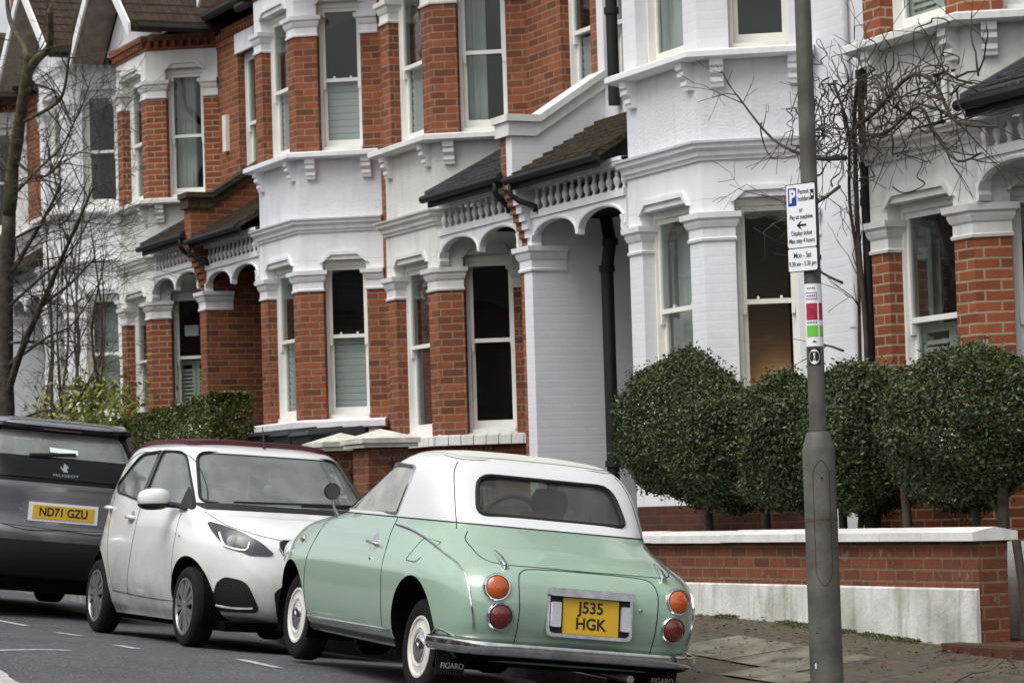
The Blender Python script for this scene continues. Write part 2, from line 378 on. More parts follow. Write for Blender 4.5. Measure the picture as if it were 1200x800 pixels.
def text_mesh(name, s, size, mat, parent, mw, bold=.0, depth=.002, sx=1.0, align='CENTER', space=1.0):
    cu = bpy.data.curves.new(name, 'FONT'); cu.body = s; cu.size = size; cu.align_x = align; cu.align_y = 'CENTER'
    cu.offset = bold; cu.extrude = depth; cu.space_character = space
    o = bpy.data.objects.new(name, cu); COL.objects.link(o)
    me = bpy.data.meshes.new_from_object(o.evaluated_get(bpy.context.evaluated_depsgraph_get()))
    bpy.data.objects.remove(o); me.materials.clear(); me.materials.append(MATS[mat])
    for v in me.vertices: v.co.x *= sx
    me.transform(mw)
    ob = bpy.data.objects.new(name, me); COL.objects.link(ob); ob.parent = parent; return ob
# ------------------------------------------------------------------ ground (the street climbs away to the left of the picture)
GU = [(-500, 12.), (-80, 1.15), (-60, .42), (-40, -.27), (-30, -.58), (-25.2, -.72), (-22.7, -.866), (-20.4, -.905), (-18.1, -.938), (-15.8, -1.05), (-12, -1.14), (-5, -1.33), (40, -2.7), (500, -14)]
def gz(u):
    xs = [a for a, b in GU]; return float(np.interp(u, xs, [b for a, b in GU]))
CV = [(-400, .05), (-8, .0), (-2, .16), (2.5, .20), (4.9, .13), (6.45, 0), (8.06, -.185)]
def road_z(u, V): return gz(u) + float(np.interp(V, [a for a, b in CV], [b for a, b in CV]))
def pave_z(u, V): return gz(u) + float(np.interp(V, [8.06, 9.97, 11.2, 14], [-.075, .125, .16, .16]))
def sheet(name, us, vs, zf, mat, kind='structure', jit=0):
    V = [(u, v, zf(u, v) + (random.uniform(-jit, jit) if jit else 0)) for u in us for v in vs]; k = len(vs)
    F = [(i * k + j, (i + 1) * k + j, (i + 1) * k + j + 1, i * k + j + 1) for i in range(len(us) - 1) for j in range(k - 1)]
    o = link_mesh(name, V, F, mat, smooth=True); tag(o, kind=kind); 
    return o
near_u = list(np.arange(-60, 12, .5))
sheet('ground', [-900, -500, -200] + list(range(-80, 41, 4)) + [200, 900], [-900, -300, -60, -8, 0, 9, 20, 60, 300, 900], lambda u, v: gz(max(-500, min(500, u))) - .35, 'soil')
sheet('road', [-300, -150, -80] + near_u + [40, 120], [-9, -5, -2, 0, 2.5, 4.0, 4.9, 5.5, 6.45, 7.2, 8.06], road_z, 'asphalt')
sheet('pavement', [-300, -150, -80] + near_u + [40, 120], [8.18, 8.8, 9.4, 10.0, 10.2], lambda u, v: pave_z(u, v) + .006 * math.sin(u * 2.1 + v * 3), 'paving')
sheet('garden_ground', [-150, -80] + near_u + [40], [10.2, 10.7, 11.2, 12, 13.2], lambda u, v: pave_z(u, v) + .01, 'soil')
sheet('far_pavement', [-300, -80, -40, 0, 40, 120], [-14, -9.1], lambda u, v: road_z(u, -9) + .1, 'paving')
mb = MB()
for i in range(-70, 14):          # kerb stones
    u0, u1 = i * .9, i * .9 + .893
    z = [pave_z(u0, 8.1) - .004, pave_z(u1, 8.1) - .004]
    mb.add([(u0, 8.05, z[0] - .25), (u1, 8.05, z[1] - .25), (u1, 8.19, z[1] - .25), (u0, 8.19, z[0] - .25),
            (u0, 8.065, z[0]), (u1, 8.065, z[1]), (u1, 8.185, z[1] + .004), (u0, 8.185, z[0] + .004)],
           [(0, 1, 2, 3), (4, 5, 6, 7), (0, 1, 5, 4), (1, 2, 6, 5), (2, 3, 7, 6), (3, 0, 4, 7)])
tag(mb.build('kerb', 'kerb_granite'), kind='structure')
def strip(a, b, wd, name='road_marking', mat='road_paint', zf=road_z, lift=.004, n=12, ragged=.12):
    a = Vector(a); b = Vector(b); d = (b - a).normalized(); nr = Vector((-d.y, d.x)); vs = []; fs = []
    for i in range(n + 1):
        p = a.lerp(b, i / n); w_ = wd * (1 + random.uniform(-ragged, ragged))
        for s_ in (-1, 1):
            q = p + nr * w_ * .5 * s_; vs.append((q.x, q.y, zf(q.x, q.y) + lift))
        if i: fs.append((2 * i - 2, 2 * i, 2 * i + 1, 2 * i - 1))
    o = link_mesh(name, vs, fs, mat); return tag(o, kind='structure')
strip((-18.50, 1.5), (-18.56, 5.08), .13, n=30)
strip((-23.6, 5.85), (-23.1, 5.97), .07); strip((-22.24, 5.98), (-21.67, 6.01), .07); strip((-19.95, 5.80), (-19.4, 5.77), .07, ragged=.4); strip((-18.15, 6.08), (-17.5, 6.12), .08)
strip((-17.9, 4.22), (-15.0, 3.88), .22, n=24)
# pale replacement slabs and litter on the pavement
mb = MB()
for (u0, u1, v0, v1) in [(-17.6, -16.7, 8.85, 9.45), (-16.68, -15.8, 8.85, 9.45), (-16.2, -15.3, 8.55, 8.84)]:
    mb.add([(u0, v0, pave_z(u0, v0) + .008), (u1, v0, pave_z(u1, v0) + .008), (u1, v1, pave_z(u1, v1) + .008), (u0, v1, pave_z(u0, v1) + .008)], [(0, 1, 2, 3)])
tag(mb.build('paving_slab', 'light_slab'), kind='structure')
vs = []; fs = []
for i in range(900):
    u = random.uniform(-21, -13.5); v = 9.95 - abs(random.gauss(0, .5)) if random.random() < .6 else random.uniform(8.2, 9.9)
    if v < 8.2: continue
    z = pave_z(u, v) + .014; s_ = random.uniform(.008, .03); a = random.uniform(0, 6.28); k = len(vs)
    for q in range(4):
        t_ = a + q * PI / 2; r_ = s_ * (1 if q % 2 == 0 else .55); vs.append((u + r_ * math.cos(t_), v + r_ * math.sin(t_), z + random.uniform(0, .012)))
    fs.append((k, k + 1, k + 2, k + 3))
tag(link_mesh('leaf_litter', vs, fs, 'leaf_litter', fix=False), 'scattered dead leaves and grit on the pavement by the garden wall', 'leaves', kind='stuff')
# weeds and moss along the foot of the garden wall
vs = []; fs = []
for i in range(6500):
    u = random.uniform(-21, -15.2); v = 9.97 - abs(random.gauss(0, .05)); 
    if math.sin(u * 5.3) + math.sin(u * 2.1) < -.2: continue
    z = pave_z(u, v) + .006; h = random.uniform(.006, .022); a = random.uniform(0, 6.28); k = len(vs); s_ = .006
    vs += [(u - s_ * math.cos(a), v - s_ * math.sin(a), z), (u + s_ * math.cos(a), v + s_ * math.sin(a), z), (u + random.uniform(-.02, .02), v + random.uniform(-.02, .01), z + h)]; fs.append((k, k + 1, k + 2))
tag(link_mesh('moss_and_weeds', vs, fs, 'leaf_hedge', fix=False), 'moss and small weeds along the foot of the white plinth', 'weeds', kind='stuff')

# ------------------------------------------------------------------ terrace houses
# house frame: s runs from the porch party wall (0) to the other party wall (4.85), y is the distance from the kerb side, z relative to eye level
VB, VM = 11.2, 12.0
PATH = [(1.63, VM), (2.16, VB), (3.53, VB), (4.06, VM)]
FACE = {'near': (PATH[0], PATH[1]), 'front': (PATH[1], PATH[2]), 'far': (PATH[2], PATH[3])}
OPEN = {'near': (.20, .70), 'front': (.25, 1.13), 'far': (.26, .76)}   # opening along each face
def fdir(f):
    a, b = FACE[f]; L = math.hypot(b[0] - a[0], b[1] - a[1]); d = ((b[0] - a[0]) / L, (b[1] - a[1]) / L); return a, d, (-d[1], d[0]), L
def fpt(f, t, b=0):
    a, d, n, L = fdir(f); return (a[0] + d[0] * t + n[0] * b, a[1] + d[1] * t + n[1] * b)
TH = .24
def in_off(p1, p2): pass
INP = offset(PATH, -TH)
def piers():
    out = []
    o = OPEN
    out.append(('near end', [PATH[0], fpt('near', o['near'][0]), fpt('near', o['near'][0], TH), (INP[0][0], INP[0][1])], [fpt('near', 0), fpt('near', o['near'][0]), fpt('near', o['near'][0], TH)]))
    out.append(('near corner', [fpt('near', o['near'][1]), PATH[1], fpt('front', o['front'][0]), fpt('front', o['front'][0], TH), INP[1], fpt('near', o['near'][1], TH)],
                [fpt('near', o['near'][1], TH), fpt('near', o['near'][1]), PATH[1], fpt('front', o['front'][0]), fpt('front', o['front'][0], TH)]))
    out.append(('far corner', [fpt('front', o['front'][1]), PATH[2], fpt('far', o['far'][0]), fpt('far', o['far'][0], TH), INP[2], fpt('front', o['front'][1], TH)],
                [fpt('front', o['front'][1], TH), fpt('front', o['front'][1]), PATH[2], fpt('far', o['far'][0]), fpt('far', o['far'][0], TH)]))
    out.append(('far end', [fpt('far', o['far'][1]), PATH[3], (INP[3][0], INP[3][1]), fpt('far', o['far'][1], TH)],
                [fpt('far', o['far'][1], TH), fpt('far', o['far'][1]), PATH[3]]))
    return out
CAPPROF = [(-.03, 0), (.015, 0), (.02, .02), (.006, .03), (.006, .10), (.02, .115), (.035, .15), (.035, .17), (.06, .185), (.065, .23), (-.03, .235)]

def window(T, root, O, d, n, wd, z0, z1, mat, cfg, rail, st=.032, reveal=.11):
    """sash window; O plan point of the opening's start on the outer wall face"""
    def L(a, b, z): return T(O[0] + d[0] * a + n[0] * b, O[1] + d[1] * a + n[1] * b, z)
    r = reveal
    mb = MB(L); mb.box(.002, st, r, r + .11, z0, z1); mb.box(wd - st, wd - .002, r, r + .11, z0, z1); mb.box(st, wd - st, r, r + .11, z1 - .06, z1); mb.box(st, wd - st, r - .03, r + .11, z0, z0 + .05)
    fr = mb.build('window', mat, root)
    s_ = .036
    for k, (a0, a1, b0) in enumerate(((rail - .02, z1 - .06, r + .022), (z0 + .05, rail + .022, r + .062))):
        mb = MB(L); x0, x1 = st + .001, wd - st - .001; b1 = b0 + .036
        mb.box(x0, x0 + s_, b0, b1, a0, a1); mb.box(x1 - s_, x1, b0, b1, a0, a1)
        mb.box(x0 + s_, x1 - s_, b0, b1, a0, a0 + (.04 if k == 0 else .085)); mb.box(x0 + s_, x1 - s_, b0, b1, a1 - (.045 if k == 0 else .04), a1)
        if k == 0:
            for xa in (x0, x1 - s_): mb.hexa([(xa, b0, a0 - .085), (xa + .028, b0, a0 - .085), (xa + .028, b1, a0 - .085), (xa, b1, a0 - .085), (xa, b0, a0), (xa + s_, b0, a0), (xa + s_, b1, a0), (xa, b1, a0)])
        sash = mb.build('sash', mat, fr)
        g = MB(L); g.box(x0 + s_ - .004, x1 - s_ + .004, b0 + .015, b0 + .019, a0 + .03, a1 - .03); g.build('pane', 'window_glass', fr)
    if rail < z1 and cfg.get('catch'):
        mb = MB(L)
        for a in (.3, .68): mb.box(wd * a, wd * a + .02, r + .03, r + .06, rail + .022, rail + .045)
        mb.build('catch', 'window_paint', fr)
    kind = cfg.get('in', '')
    xa, xb = st, wd - st
    if 'blind' in kind:     # half-height slatted blind behind the lower sash
        mb = MB(L); zt = rail - .02 if 'low' in kind else z1 - .06; z = z0 + .06
        while z < zt - .02:
            mb.hexa([(xa, r + .135, z), (xb, r + .135, z), (xb, r + .155, z + .012), (xa, r + .155, z + .012), (xa, r + .118, z + .070), (xb, r + .118, z + .070), (xb, r + .124, z + .073), (xa, r + .124, z + .073)]); z += .078
        mb.build('blind', 'blind', fr)
    if 'shutter' in kind:
        mb = MB(L); zt = rail - .03 if 'low' in kind else z1 - .06; np_ = 2
        for k in range(np_):
            p0 = xa + (xb - xa) * k / np_ + .003; p1 = xa + (xb - xa) * (k + 1) / np_ - .003
            mb.box(p0, p0 + .045, r + .13, r + .155, z0 + .06, zt); mb.box(p1 - .045, p1, r + .13, r + .155, z0 + .06, zt)
            mb.box(p0 + .045, p1 - .045, r + .13, r + .155, z0 + .06, z0 + .14); mb.box(p0 + .045, p1 - .045, r + .13, r + .155, zt - .06, zt)
            z = z0 + .15
            while z < zt - .1: mb.hexa([(p0 + .045, r + .13, z), (p1 - .045, r + .13, z), (p1 - .045, r + .15, z + .03), (p0 + .045, r + .15, z + .03), (p0 + .045, r + .13, z + .006), (p1 - .045, r + .13, z + .006), (p1 - .045, r + .15, z + .036), (p0 + .045, r + .15, z + .036)]); z += .05
        mb.build('shutter', 'shutter', fr)
    if 'curtain' in kind:
        f0, f1 = cfg.get('span', (0, 1)); mb = MB(L); nn = 26; zs = (z0 + .02, z1 - .03); pts = []
        for i in range(nn + 1):
            q = f0 + (f1 - f0) * i / nn; pts.append((xa + (xb - xa) * q, r + .21 + .016 * math.sin(q * 60) + .01 * math.sin(q * 23)))
        vs = [(x, y, z) for z in zs for x, y in pts] + [(x, y + .006, z) for z in zs for x, y in pts]; k = nn + 1
        fs = [(i, i + 1, k + i + 1, k + i) for i in range(nn)] + [(2 * k + i, 3 * k + i, 3 * k + i + 1, 2 * k + i + 1) for i in range(nn)]
        mb.add(vs, fs); mb.build('curtain', 'curtain', fr, smooth=True)
    if 'paper' in kind:
        mb = MB(L); mb.box(xa + .15, xb - .1, r + .062, r + .066, rail + .28, rail + .42); mb.build('notice', 'paper', fr)
    return fr

def arch_poly(s0, s1, ztop, zspring, zarch, zpend, n=2):
    """spandrel board: rectangle with n scalloped arches cut from its underside, returned as (s, z) outline"""
    pts = [(s0, ztop), (s1, ztop)]; W_ = (s1 - s0) / n
    pts.append((s1, zspring))
    for k in range(n - 1, -1, -1):
        a1 = s0 + W_ * (k + 1) - (.035 if k == n - 1 else .03); a0 = s0 + W_ * k + (.035 if k == 0 else .03); c = (a0 + a1) / 2; R_ = (a1 - a0) / 2
        zb = zarch - R_ * .42
        if k == n - 1: pts.append((a1, zspring))
        for i in range(0, 17):
            th = PI * i / 16; pts.append((c + R_ * math.cos(th), zb + (zarch - zb) * math.sin(th) ** .8))
        if k > 0:
            pts += [(a0 - .004, zpend + .05), (a0 - .022, zpend + .03), (a0 - .03, zpend), (a0 - .038, zpend + .03), (a0 - .056, zpend + .05)]
        else: pts.append((a0, zspring))
    pts.append((s0, zspring)); return pts

def house(key, up_, sgn, off_, pier, apron, white, sash, roof, label, cfg, porchroof, party=True, plinth='brick_dark', sill_blocks=False, side='brick_dark', coping='coping_white', upper='brick_orange', upper_open=True):
    root = empty('terraced_house', (up_ + sgn * 2.4, VM, gz(up_ + sgn * 2.4) + .15), label, 'house', 'terraced houses with bay windows')
    T = lambda s, v, z: (up_ + sgn * s, v, z + off_)
    gl = gz(up_ + sgn * 2.4) - off_ - .6
    P = piers()
    fullpoly = PATH + [(4.06, VM + .2), (1.63, VM + .2)]
    def part(name, mat): 
        class B(MB):
            pass
        b = MB(T); b._n = name; b._m = mat; return b
    # plinth and ground floor
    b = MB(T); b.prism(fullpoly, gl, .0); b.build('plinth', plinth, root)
    b = MB(T); b.prism(offset(PATH, .004) + [(4.06, VM + .2), (1.63, VM + .2)], .0, .61); b.build('bay_base', pier if pier != 'painted_brick' else white, root)
    if sill_blocks:
        for f in ('near', 'front', 'far'):
            a, d, n, L = fdir(f); k = int(L / .135)
            b = MB(lambda x, y, z, a=a, d=d, n=n: T(a[0] + d[0] * x + n[0] * y, a[1] + d[1] * x + n[1] * y, z))
            for i in range(k + 1):
                x0 = -.0 + i * L / (k + .6); b.hexa([(x0, -.10, .612), (x0 + .118, -.10, .612), (x0 + .118, .1, .612), (x0, .1, .612), (x0, -.09, .70), (x0 + .118, -.09, .70), (x0 + .118, .1, .735), (x0, .1, .735)])
            b.build('sill', 'coping_white', root)
    else:
        b = MB(T); b.sweep(PATH, [(-.15, .61), (.12, .61), (.14, .625), (.14, .69), (.12, .705), (-.15, .735)]); b.build('sill', white if white != 'painted_brick' else 'stucco_white', root)
        for f in ('near', 'front', 'far'):
            a, d, n, L = fdir(f)
            for t_ in (.15, L - .15):
                b = MB(lambda x, y, z, a=a, d=d, n=n, t_=t_: T(a[0] + d[0] * (x + t_) + n[0] * y, a[1] + d[1] * (x + t_) + n[1] * y, z))
                b.box(-.05, .05, -.085, 0, .50, .61); b.build('sill_bracket', 'stucco_white', root)
    levels = (('g', .70, 2.155, 2.50, 1.65), ('f', 3.71, 5.03, 5.42, 4.54))
    for lv, z0, zc, zh, rail in levels:
        for nm, poly, path in P:
            b = MB(T); b.prism(poly, z0, zc); b.build('pier', pier, root)
            b = MB(T); b.sweep(path, [(o, z + zc) for o, z in CAPPROF]); b.prism(poly, zc + .002, zc + .233); b.build('capital', 'stucco_white' if white != 'stucco_cream' else 'stucco_cream', root)
            b = MB(T); b.prism(poly, zc + .235, zh); b.build('pier_head', white, root)
        for f in ('near', 'front', 'far'):
            a, d, n, L = fdir(f); o0, o1 = OPEN[f]
            O = fpt(f, o0); z0_, z1_ = z0 + .02, zh - .002
            window(T, root, O, d, n, o1 - o0, z0_, z1_, sash, cfg.get((lv, f), {}), rail)
            # chamfered hood moulding over the opening
            w_ = o1 - o0
            b = MB(lambda x, y, z, O=O, d=d, n=n: T(O[0] + d[0] * x + n[0] * y, O[1] + d[1] * x + n[1] * y, z))
            b.extr([(-.03, -.028, zh - .03), (0.0, -.028, zh - .03), (.10, -.028, zh + .055), (w_ - .10, -.028, zh + .055), (w_, -.028, zh - .03), (w_ + .03, -.028, zh - .03), (w_ - .075, -.028, zh + .095), (.075, -.028, zh + .095)], (0, .03, 0))
            b.extr([(.0, 0.004, zh + .002), (w_, 0.004, zh + .002), (w_ - .09, 0.004, zh + .085), (.09, 0.004, zh + .085)], (0, -.006, 0))
            b.build('hood_moulding', 'stucco_white' if white != 'stucco_cream' else 'stucco_cream', root)
    # bay wall bands (solid slabs between the storeys)
    b = MB(T); b.prism(fullpoly, 2.502, 2.83); b.build('lintel_band', white, root)
    b = MB(T); b.sweep(PATH, [(-.1, 2.815), (.02, 2.815), (.025, 2.84), (.045, 2.85), (.05, 2.885), (.085, 2.91), (.09, 2.945), (.11, 2.95), (.115, 2.968), (-.1, 2.995)]); b.build('cornice', 'stucco_white' if white != 'stucco_cream' else 'stucco_cream', root)
    b = MB(T); b.prism(offset(PATH, -.012) + [(4.05, VM + .2), (1.64, VM + .2)], 2.832, 3.64); b.build('apron', apron, root)
    b = MB(T); b.sweep(PATH, [(-.2, 3.642), (.12, 3.642), (.15, 3.655), (.15, 3.70), (.12, 3.715), (-.2, 3.735)]); b.build('sill', 'coping_white' if white == 'stucco_cream' else 'stucco_white', root)
    for f in ('near', 'front', 'far'):
        a, d, n, L = fdir(f)
        for t_ in (.16, L - .16):
            LL = lambda x, y, z, a=a, d=d, n=n, t_=t_: T(a[0] + d[0] * (x + t_) + n[0] * y, a[1] + d[1] * (x + t_) + n[1] * y, z)
            b = MB(LL)
            pr_ = [(.02, 3.41), (-.035, 3.415), (-.04, 3.44), (-.055, 3.455), (-.055, 3.485), (-.04, 3.495), (-.06, 3.51), (-.085, 3.53), (-.085, 3.56), (-.07, 3.57), (-.10, 3.585), (-.105, 3.642), (.02, 3.642)]
            b.extr([(-.055, y, z) for y, z in pr_], (.11, 0, 0)); b.build('corbel', 'stucco_white' if white != 'stucco_cream' else 'stucco_cream', root)
    b = MB(T); b.prism(fullpoly, 5.422, 5.655); b.build('lintel_band', white, root)
    b = MB(T); b.sweep(PATH, [(-.1, 5.657), (.01, 5.657), (.01, 5.70), (-.1, 5.70)]); b.prism(offset(PATH, -.01) + [(4.05, VM + .2), (1.64, VM + .2)], 5.657, 5.86)
    b.sweep([(0.02, VM), (1.6, VM)], [(-.1, 5.62), (.02, 5.62), (.02, 5.70), (-.1, 5.70)]); b.sweep(PATH, [(-.1, 5.775), (.075, 5.775), (.075, 5.85), (-.1, 5.85)]); b.build('brick_cornice', upper if upper != 'painted_brick' else 'stucco_white', root)
    b = MB(T); 
    for f in ('near', 'front', 'far'):
        a, d, n, L = fdir(f); x = .0
        while x < L:
            LL = (a, d, n)
            p = [(x, -.055, 5.70), (x + .055, -.055, 5.70), (x + .055, .02, 5.70), (x, .02, 5.70)]
            q = [(a[0] + d[0] * X + n[0] * Y, a[1] + d[1] * X + n[1] * Y, Z) for X, Y, Z in p] + [(a[0] + d[0] * X + n[0] * Y, a[1] + d[1] * X + n[1] * Y, 5.775) for X, Y, Z in p]
            b.hexa(q); x += .11
    b.sweep(PATH, [(-.05, 5.701), (.012, 5.701), (.012, 5.712), (-.05, 5.712)]); b.sweep([(.01, VM), (1.6, VM)], [(-.05, 5.701), (.012, 5.701), (.012, 5.712), (-.05, 5.712)])
    x = .02
    while x < 1.55: b.box(x, x + .055, VM - .055, VM + .02, 5.70, 5.775); x += .11
    b.build('dentil_course', upper if upper != 'painted_brick' else 'stucco_white', root)
    # main wall: far strip, porch side and over the porch
    b = MB(T); b.box(4.06, 4.85, VM, VM + .25, gl, 5.86)
    b.box(1.38, 1.63, VM, VM + .25, 3.0, 5.86); b.box(.0, 1.38, VM, VM + .25, 3.0, 3.80); b.box(.0, .14, VM, VM + .25, 3.80, 5.86)
    b.box(.80, 1.38, VM, VM + .25, 3.80, 5.86); b.box(.14, .80, VM, VM + .25, 5.47, 5.86)
    b.build('main_wall', upper if pier != 'painted_brick' else pier, root)
    b = MB(T); b.box(.10, .84, VM - .03, VM + .02, 5.44, 5.69); b.build('lintel', 'stucco_white', root)
    window(T, root, (.14, VM), (1, 0), (0, 1), .66, 3.82, 5.45, sash, cfg.get(('f', 'porch'), {'in': 'curtain'}), 4.54, reveal=.09)
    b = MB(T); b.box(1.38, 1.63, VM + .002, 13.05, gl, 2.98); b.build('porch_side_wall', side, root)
    b = MB(T); b.box(-.12, 1.38, 13.0, 13.2, gl, 2.98); b.build('porch_back_wall', side, root)
    # room shells (open towards the windows)
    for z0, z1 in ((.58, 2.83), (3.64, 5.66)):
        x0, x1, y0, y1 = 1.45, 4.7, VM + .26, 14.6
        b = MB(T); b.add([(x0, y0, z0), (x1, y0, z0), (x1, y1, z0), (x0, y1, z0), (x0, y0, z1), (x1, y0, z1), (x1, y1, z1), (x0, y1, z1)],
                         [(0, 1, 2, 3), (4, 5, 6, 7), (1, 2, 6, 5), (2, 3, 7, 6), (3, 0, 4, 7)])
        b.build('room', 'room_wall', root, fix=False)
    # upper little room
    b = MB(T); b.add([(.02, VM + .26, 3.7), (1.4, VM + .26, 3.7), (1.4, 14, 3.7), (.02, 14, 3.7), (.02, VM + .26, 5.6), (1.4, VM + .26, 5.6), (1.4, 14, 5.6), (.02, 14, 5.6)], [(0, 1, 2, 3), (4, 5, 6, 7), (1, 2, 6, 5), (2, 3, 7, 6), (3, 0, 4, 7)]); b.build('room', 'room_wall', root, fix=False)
    # front door
    b = MB(T); b.box(.25, 1.15, 12.94, 13.0, gl + .6, gl + 2.6); dr = b.build('door', 'door_paint', root)
    b = MB(T); 
    for (a0, a1) in ((.33, .66), (.74, 1.07)):
        b.box(a0, a1, 12.925, 12.94, gl + .75, gl + 1.4); b.box(a0, a1, 12.925, 12.94, gl + 1.55, gl + 2.45)
    b.build('door_panel', 'door_paint', dr)
    b = MB(T); b.lathe([(.02, -.03), (.028, -.015), (.02, 0)], (1.05, 12.925, gl + 1.5), 12, 1); b.build('handle', 'chrome', dr)
    # porch: frieze, balusters, arches
    fs0, fs1 = .13, 2.10
    b = MB(T); b.box(fs0, fs1, VB - .02, VB + .10, 2.957, 3.03); b.box(fs0, fs1, VB - .035, VB + .11, 3.0, 3.032); b.build('porch_head_rail', 'stucco_white', root)
    fz = MB(T); fz.box(fs0, fs1, VB - .01, VB + .09, 2.69, 2.755); fz.extr([(s, VB + .012, z) for s, z in arch_poly(fs0, fs1, 2.688, 2.42, 2.635, 2.475)], (0, .05, 0))
    W_ = (fs1 - fs0) / 2
    for k in range(2):      # raised moulding that follows each arch
        c = fs0 + W_ * (k + .5); R_ = W_ / 2 - .015; prof = []
        for i in range(17):
            th = PI * i / 16; zb = 2.635 - R_ * .42; prof.append((c + R_ * math.cos(th), VB + .005, zb + .018 + (2.635 - zb) * math.sin(th) ** .8))
        fz.tube(prof, .016, 5)
    fr_ = fz.build('porch_arch', 'stucco_white', root)
    prof = [(.022, 2.757), (.022, 2.775), (.012, 2.785), (.026, 2.81), (.034, 2.84), (.026, 2.87), (.012, 2.885), (.02, 2.895), (.02, 2.905), (.013, 2.915), (.018, 2.94), (.022, 2.956)]
    proto = None; k = int((fs1 - fs0) / .142)
    for i in range(k):
        s_ = fs0 + .07 + i * (fs1 - fs0 - .14) / (k - 1)
        if proto is None:
            b = MB(T); b.lathe(prof, (s_, VB + .04, 0), 10); proto = b.build('baluster', 'stucco_white', root, smooth=True); s_ref = s_
        else:
            c = proto.copy(); COL.objects.link(c); c.parent = root; c.location = (sgn * (s_ - s_ref), 0, 0)
    # porch roof (lean-to)
    e0 = (VB - .17, 3.045); t0 = (VM, 3.60)
    s0_, s1_ = .12, (1.93 if sgn < 0 else 1.95)
    hk = .22 if sgn < 0 else 0
    b = MB(T); b.add([(s0_, e0[0], e0[1]), (s1_, e0[0], e0[1]), (s1_ - hk, t0[0], t0[1]), (s0_, t0[0], t0[1]), (s0_, e0[0], e0[1] + .045), (s1_, e0[0], e0[1] + .045), (s1_ - hk, t0[0], t0[1] + .045), (s0_, t0[0], t0[1] + .045)],
                     [(0, 1, 2, 3), (4, 5, 6, 7), (0, 1, 5, 4), (1, 2, 6, 5), (2, 3, 7, 6), (3, 0, 4, 7)])
    rf = b.build('porch_roof', porchroof, root)
    nrow = 9
    b = MB(T)
    for i in range(nrow):   # tile courses stand proud, so the slope has stepped shadow lines
        q0 = i / nrow; q1 = (i + 1) / nrow; y0 = e0[0] + (t0[0] - e0[0]) * q0; y1 = e0[0] + (t0[0] - e0[0]) * q1; z0 = e0[1] + (t0[1] - e0[1]) * q0; z1 = e0[1] + (t0[1] - e0[1]) * q1
        x = s0_; wt = .165 if porchroof != 'roof_slate' else .25
        se = s1_ - hk * q0
        x -= (wt / 2 if i % 2 else 0)
        while x < se:
            xa, xb = max(x, s0_), min(x + wt - .006, se); j = random.uniform(-.004, .006)
            if xb > xa + .02: b.hexa([(xa, y0 - .01, z0 + .048), (xb, y0 - .01, z0 + .048), (xb, y1 + .02, z1 + .046), (xa, y1 + .02, z1 + .046), (xa, y0 - .01, z0 + .066 + j), (xb, y0 - .01, z0 + .066 + j), (xb, y1 + .02, z1 + .056), (xa, y1 + .02, z1 + .056)])
            x += wt
    b.build('roof_covering', porchroof, rf)
    if sgn < 0: b = MB(T); b.extr([(s1_ - .01, e0[0] - .03, e0[1]), (s1_ + .03, e0[0] - .03, e0[1]), (s1_ - .18, t0[0], t0[1]), (s1_ - .26, t0[0], t0[1])], (0, 0, .075)); b.build('hip_flashing', 'lead', rf)
    b = MB(T); b.tube([(s0_ - .06, e0[0] - .05, e0[1] - .005), (s1_ + .04, e0[0] - .05, e0[1] - .005)], .040, 8); b.box(s0_, s1_, e0[0] - .01, e0[0] + .02, e0[1] - .09, e0[1] + .0); b.build('gutter', 'black_iron', root, smooth=False)
    xx = .17
    b = MB(T); b.tube([(xx, e0[0] - .05, e0[1] - .03), (xx, e0[0] - .05, e0[1] - .14), (xx + .03, e0[0] + .02, e0[1] - .2), (xx + .13, VB - .03, e0[1] - .26), (xx + .13, VB - .03, e0[1] - .31)], .027, 8); b.build('gutter_outlet', 'black_iron', root, smooth=True)
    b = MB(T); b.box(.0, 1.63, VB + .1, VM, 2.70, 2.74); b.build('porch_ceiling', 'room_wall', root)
    for s_, dr_ in ((.135, 1), (2.085, -1)):     # scrolled brackets at the arch springings
        b = MB(T); b.extr([(s_, VB - .02, 2.39), (s_ + dr_ * .035, VB - .02, 2.40), (s_ + dr_ * .045, VB - .02, 2.44), (s_ + dr_ * .03, VB - .02, 2.47), (s_ + dr_ * .06, VB - .02, 2.53), (s_, VB - .02, 2.53)], (0, .1, 0)); b.build('bracket', 'stucco_white', root)
    if party:               # the party wall between the two porches with its raked parapet
        wl = side if side in ('painted_brick',) else pier
        b = MB(T); b.box(-.062, .12, VB, 13.0, gl, 2.20); b.box(-.062, .12, VB + .15, 13.0, 2.20, 3.0); b.build('party_wall', wl, root)
        b = MB(T); b.box(-.14, -.063, VB + .002, 13.0, gl, 2.20); b.box(-.14, -.063, VB + .15, 13.0, 2.20, 3.0); b.build('party_wall', cfg.get('otherside', 'brick_orange'), root)
        b = MB(T); b.sweep([(.12, VB + .35), (.12, VB), (-.14, VB), (-.14, VB + .35)][::-1], [(o, z + 2.205) for o, z in CAPPROF]); b.box(-.135, .115, VB + .002, VB + .35, 2.21, 2.43); b.build('capital', 'stucco_white', root)
        for (x0, x1, mt) in ((-.01, .12, wl), (-.14, -.011, cfg.get('otherside', 'brick_orange'))):
            b = MB(T)
            for i in range(8): b.box(x0, x1, VB + .02 - i * .027, VB + .15, 2.445 + i * .075, 2.445 + (i + 1) * .075 - .001)
            b.extr([(x0, VB - .17, 3.046), (x0, VB - .17, 3.47), (x0, VB + .06, 3.47), (x0, VM, 3.93), (x0, VM, 3.05)], (x1 - x0, 0, 0)); b.build('parapet', mt, root)
        cp = [(VB - .21, 3.46), (VB - .21, 3.64), (VB + .10, 3.64), (VM - .002, 4.09), (VM - .002, 3.93), (VB + .07, 3.46)]
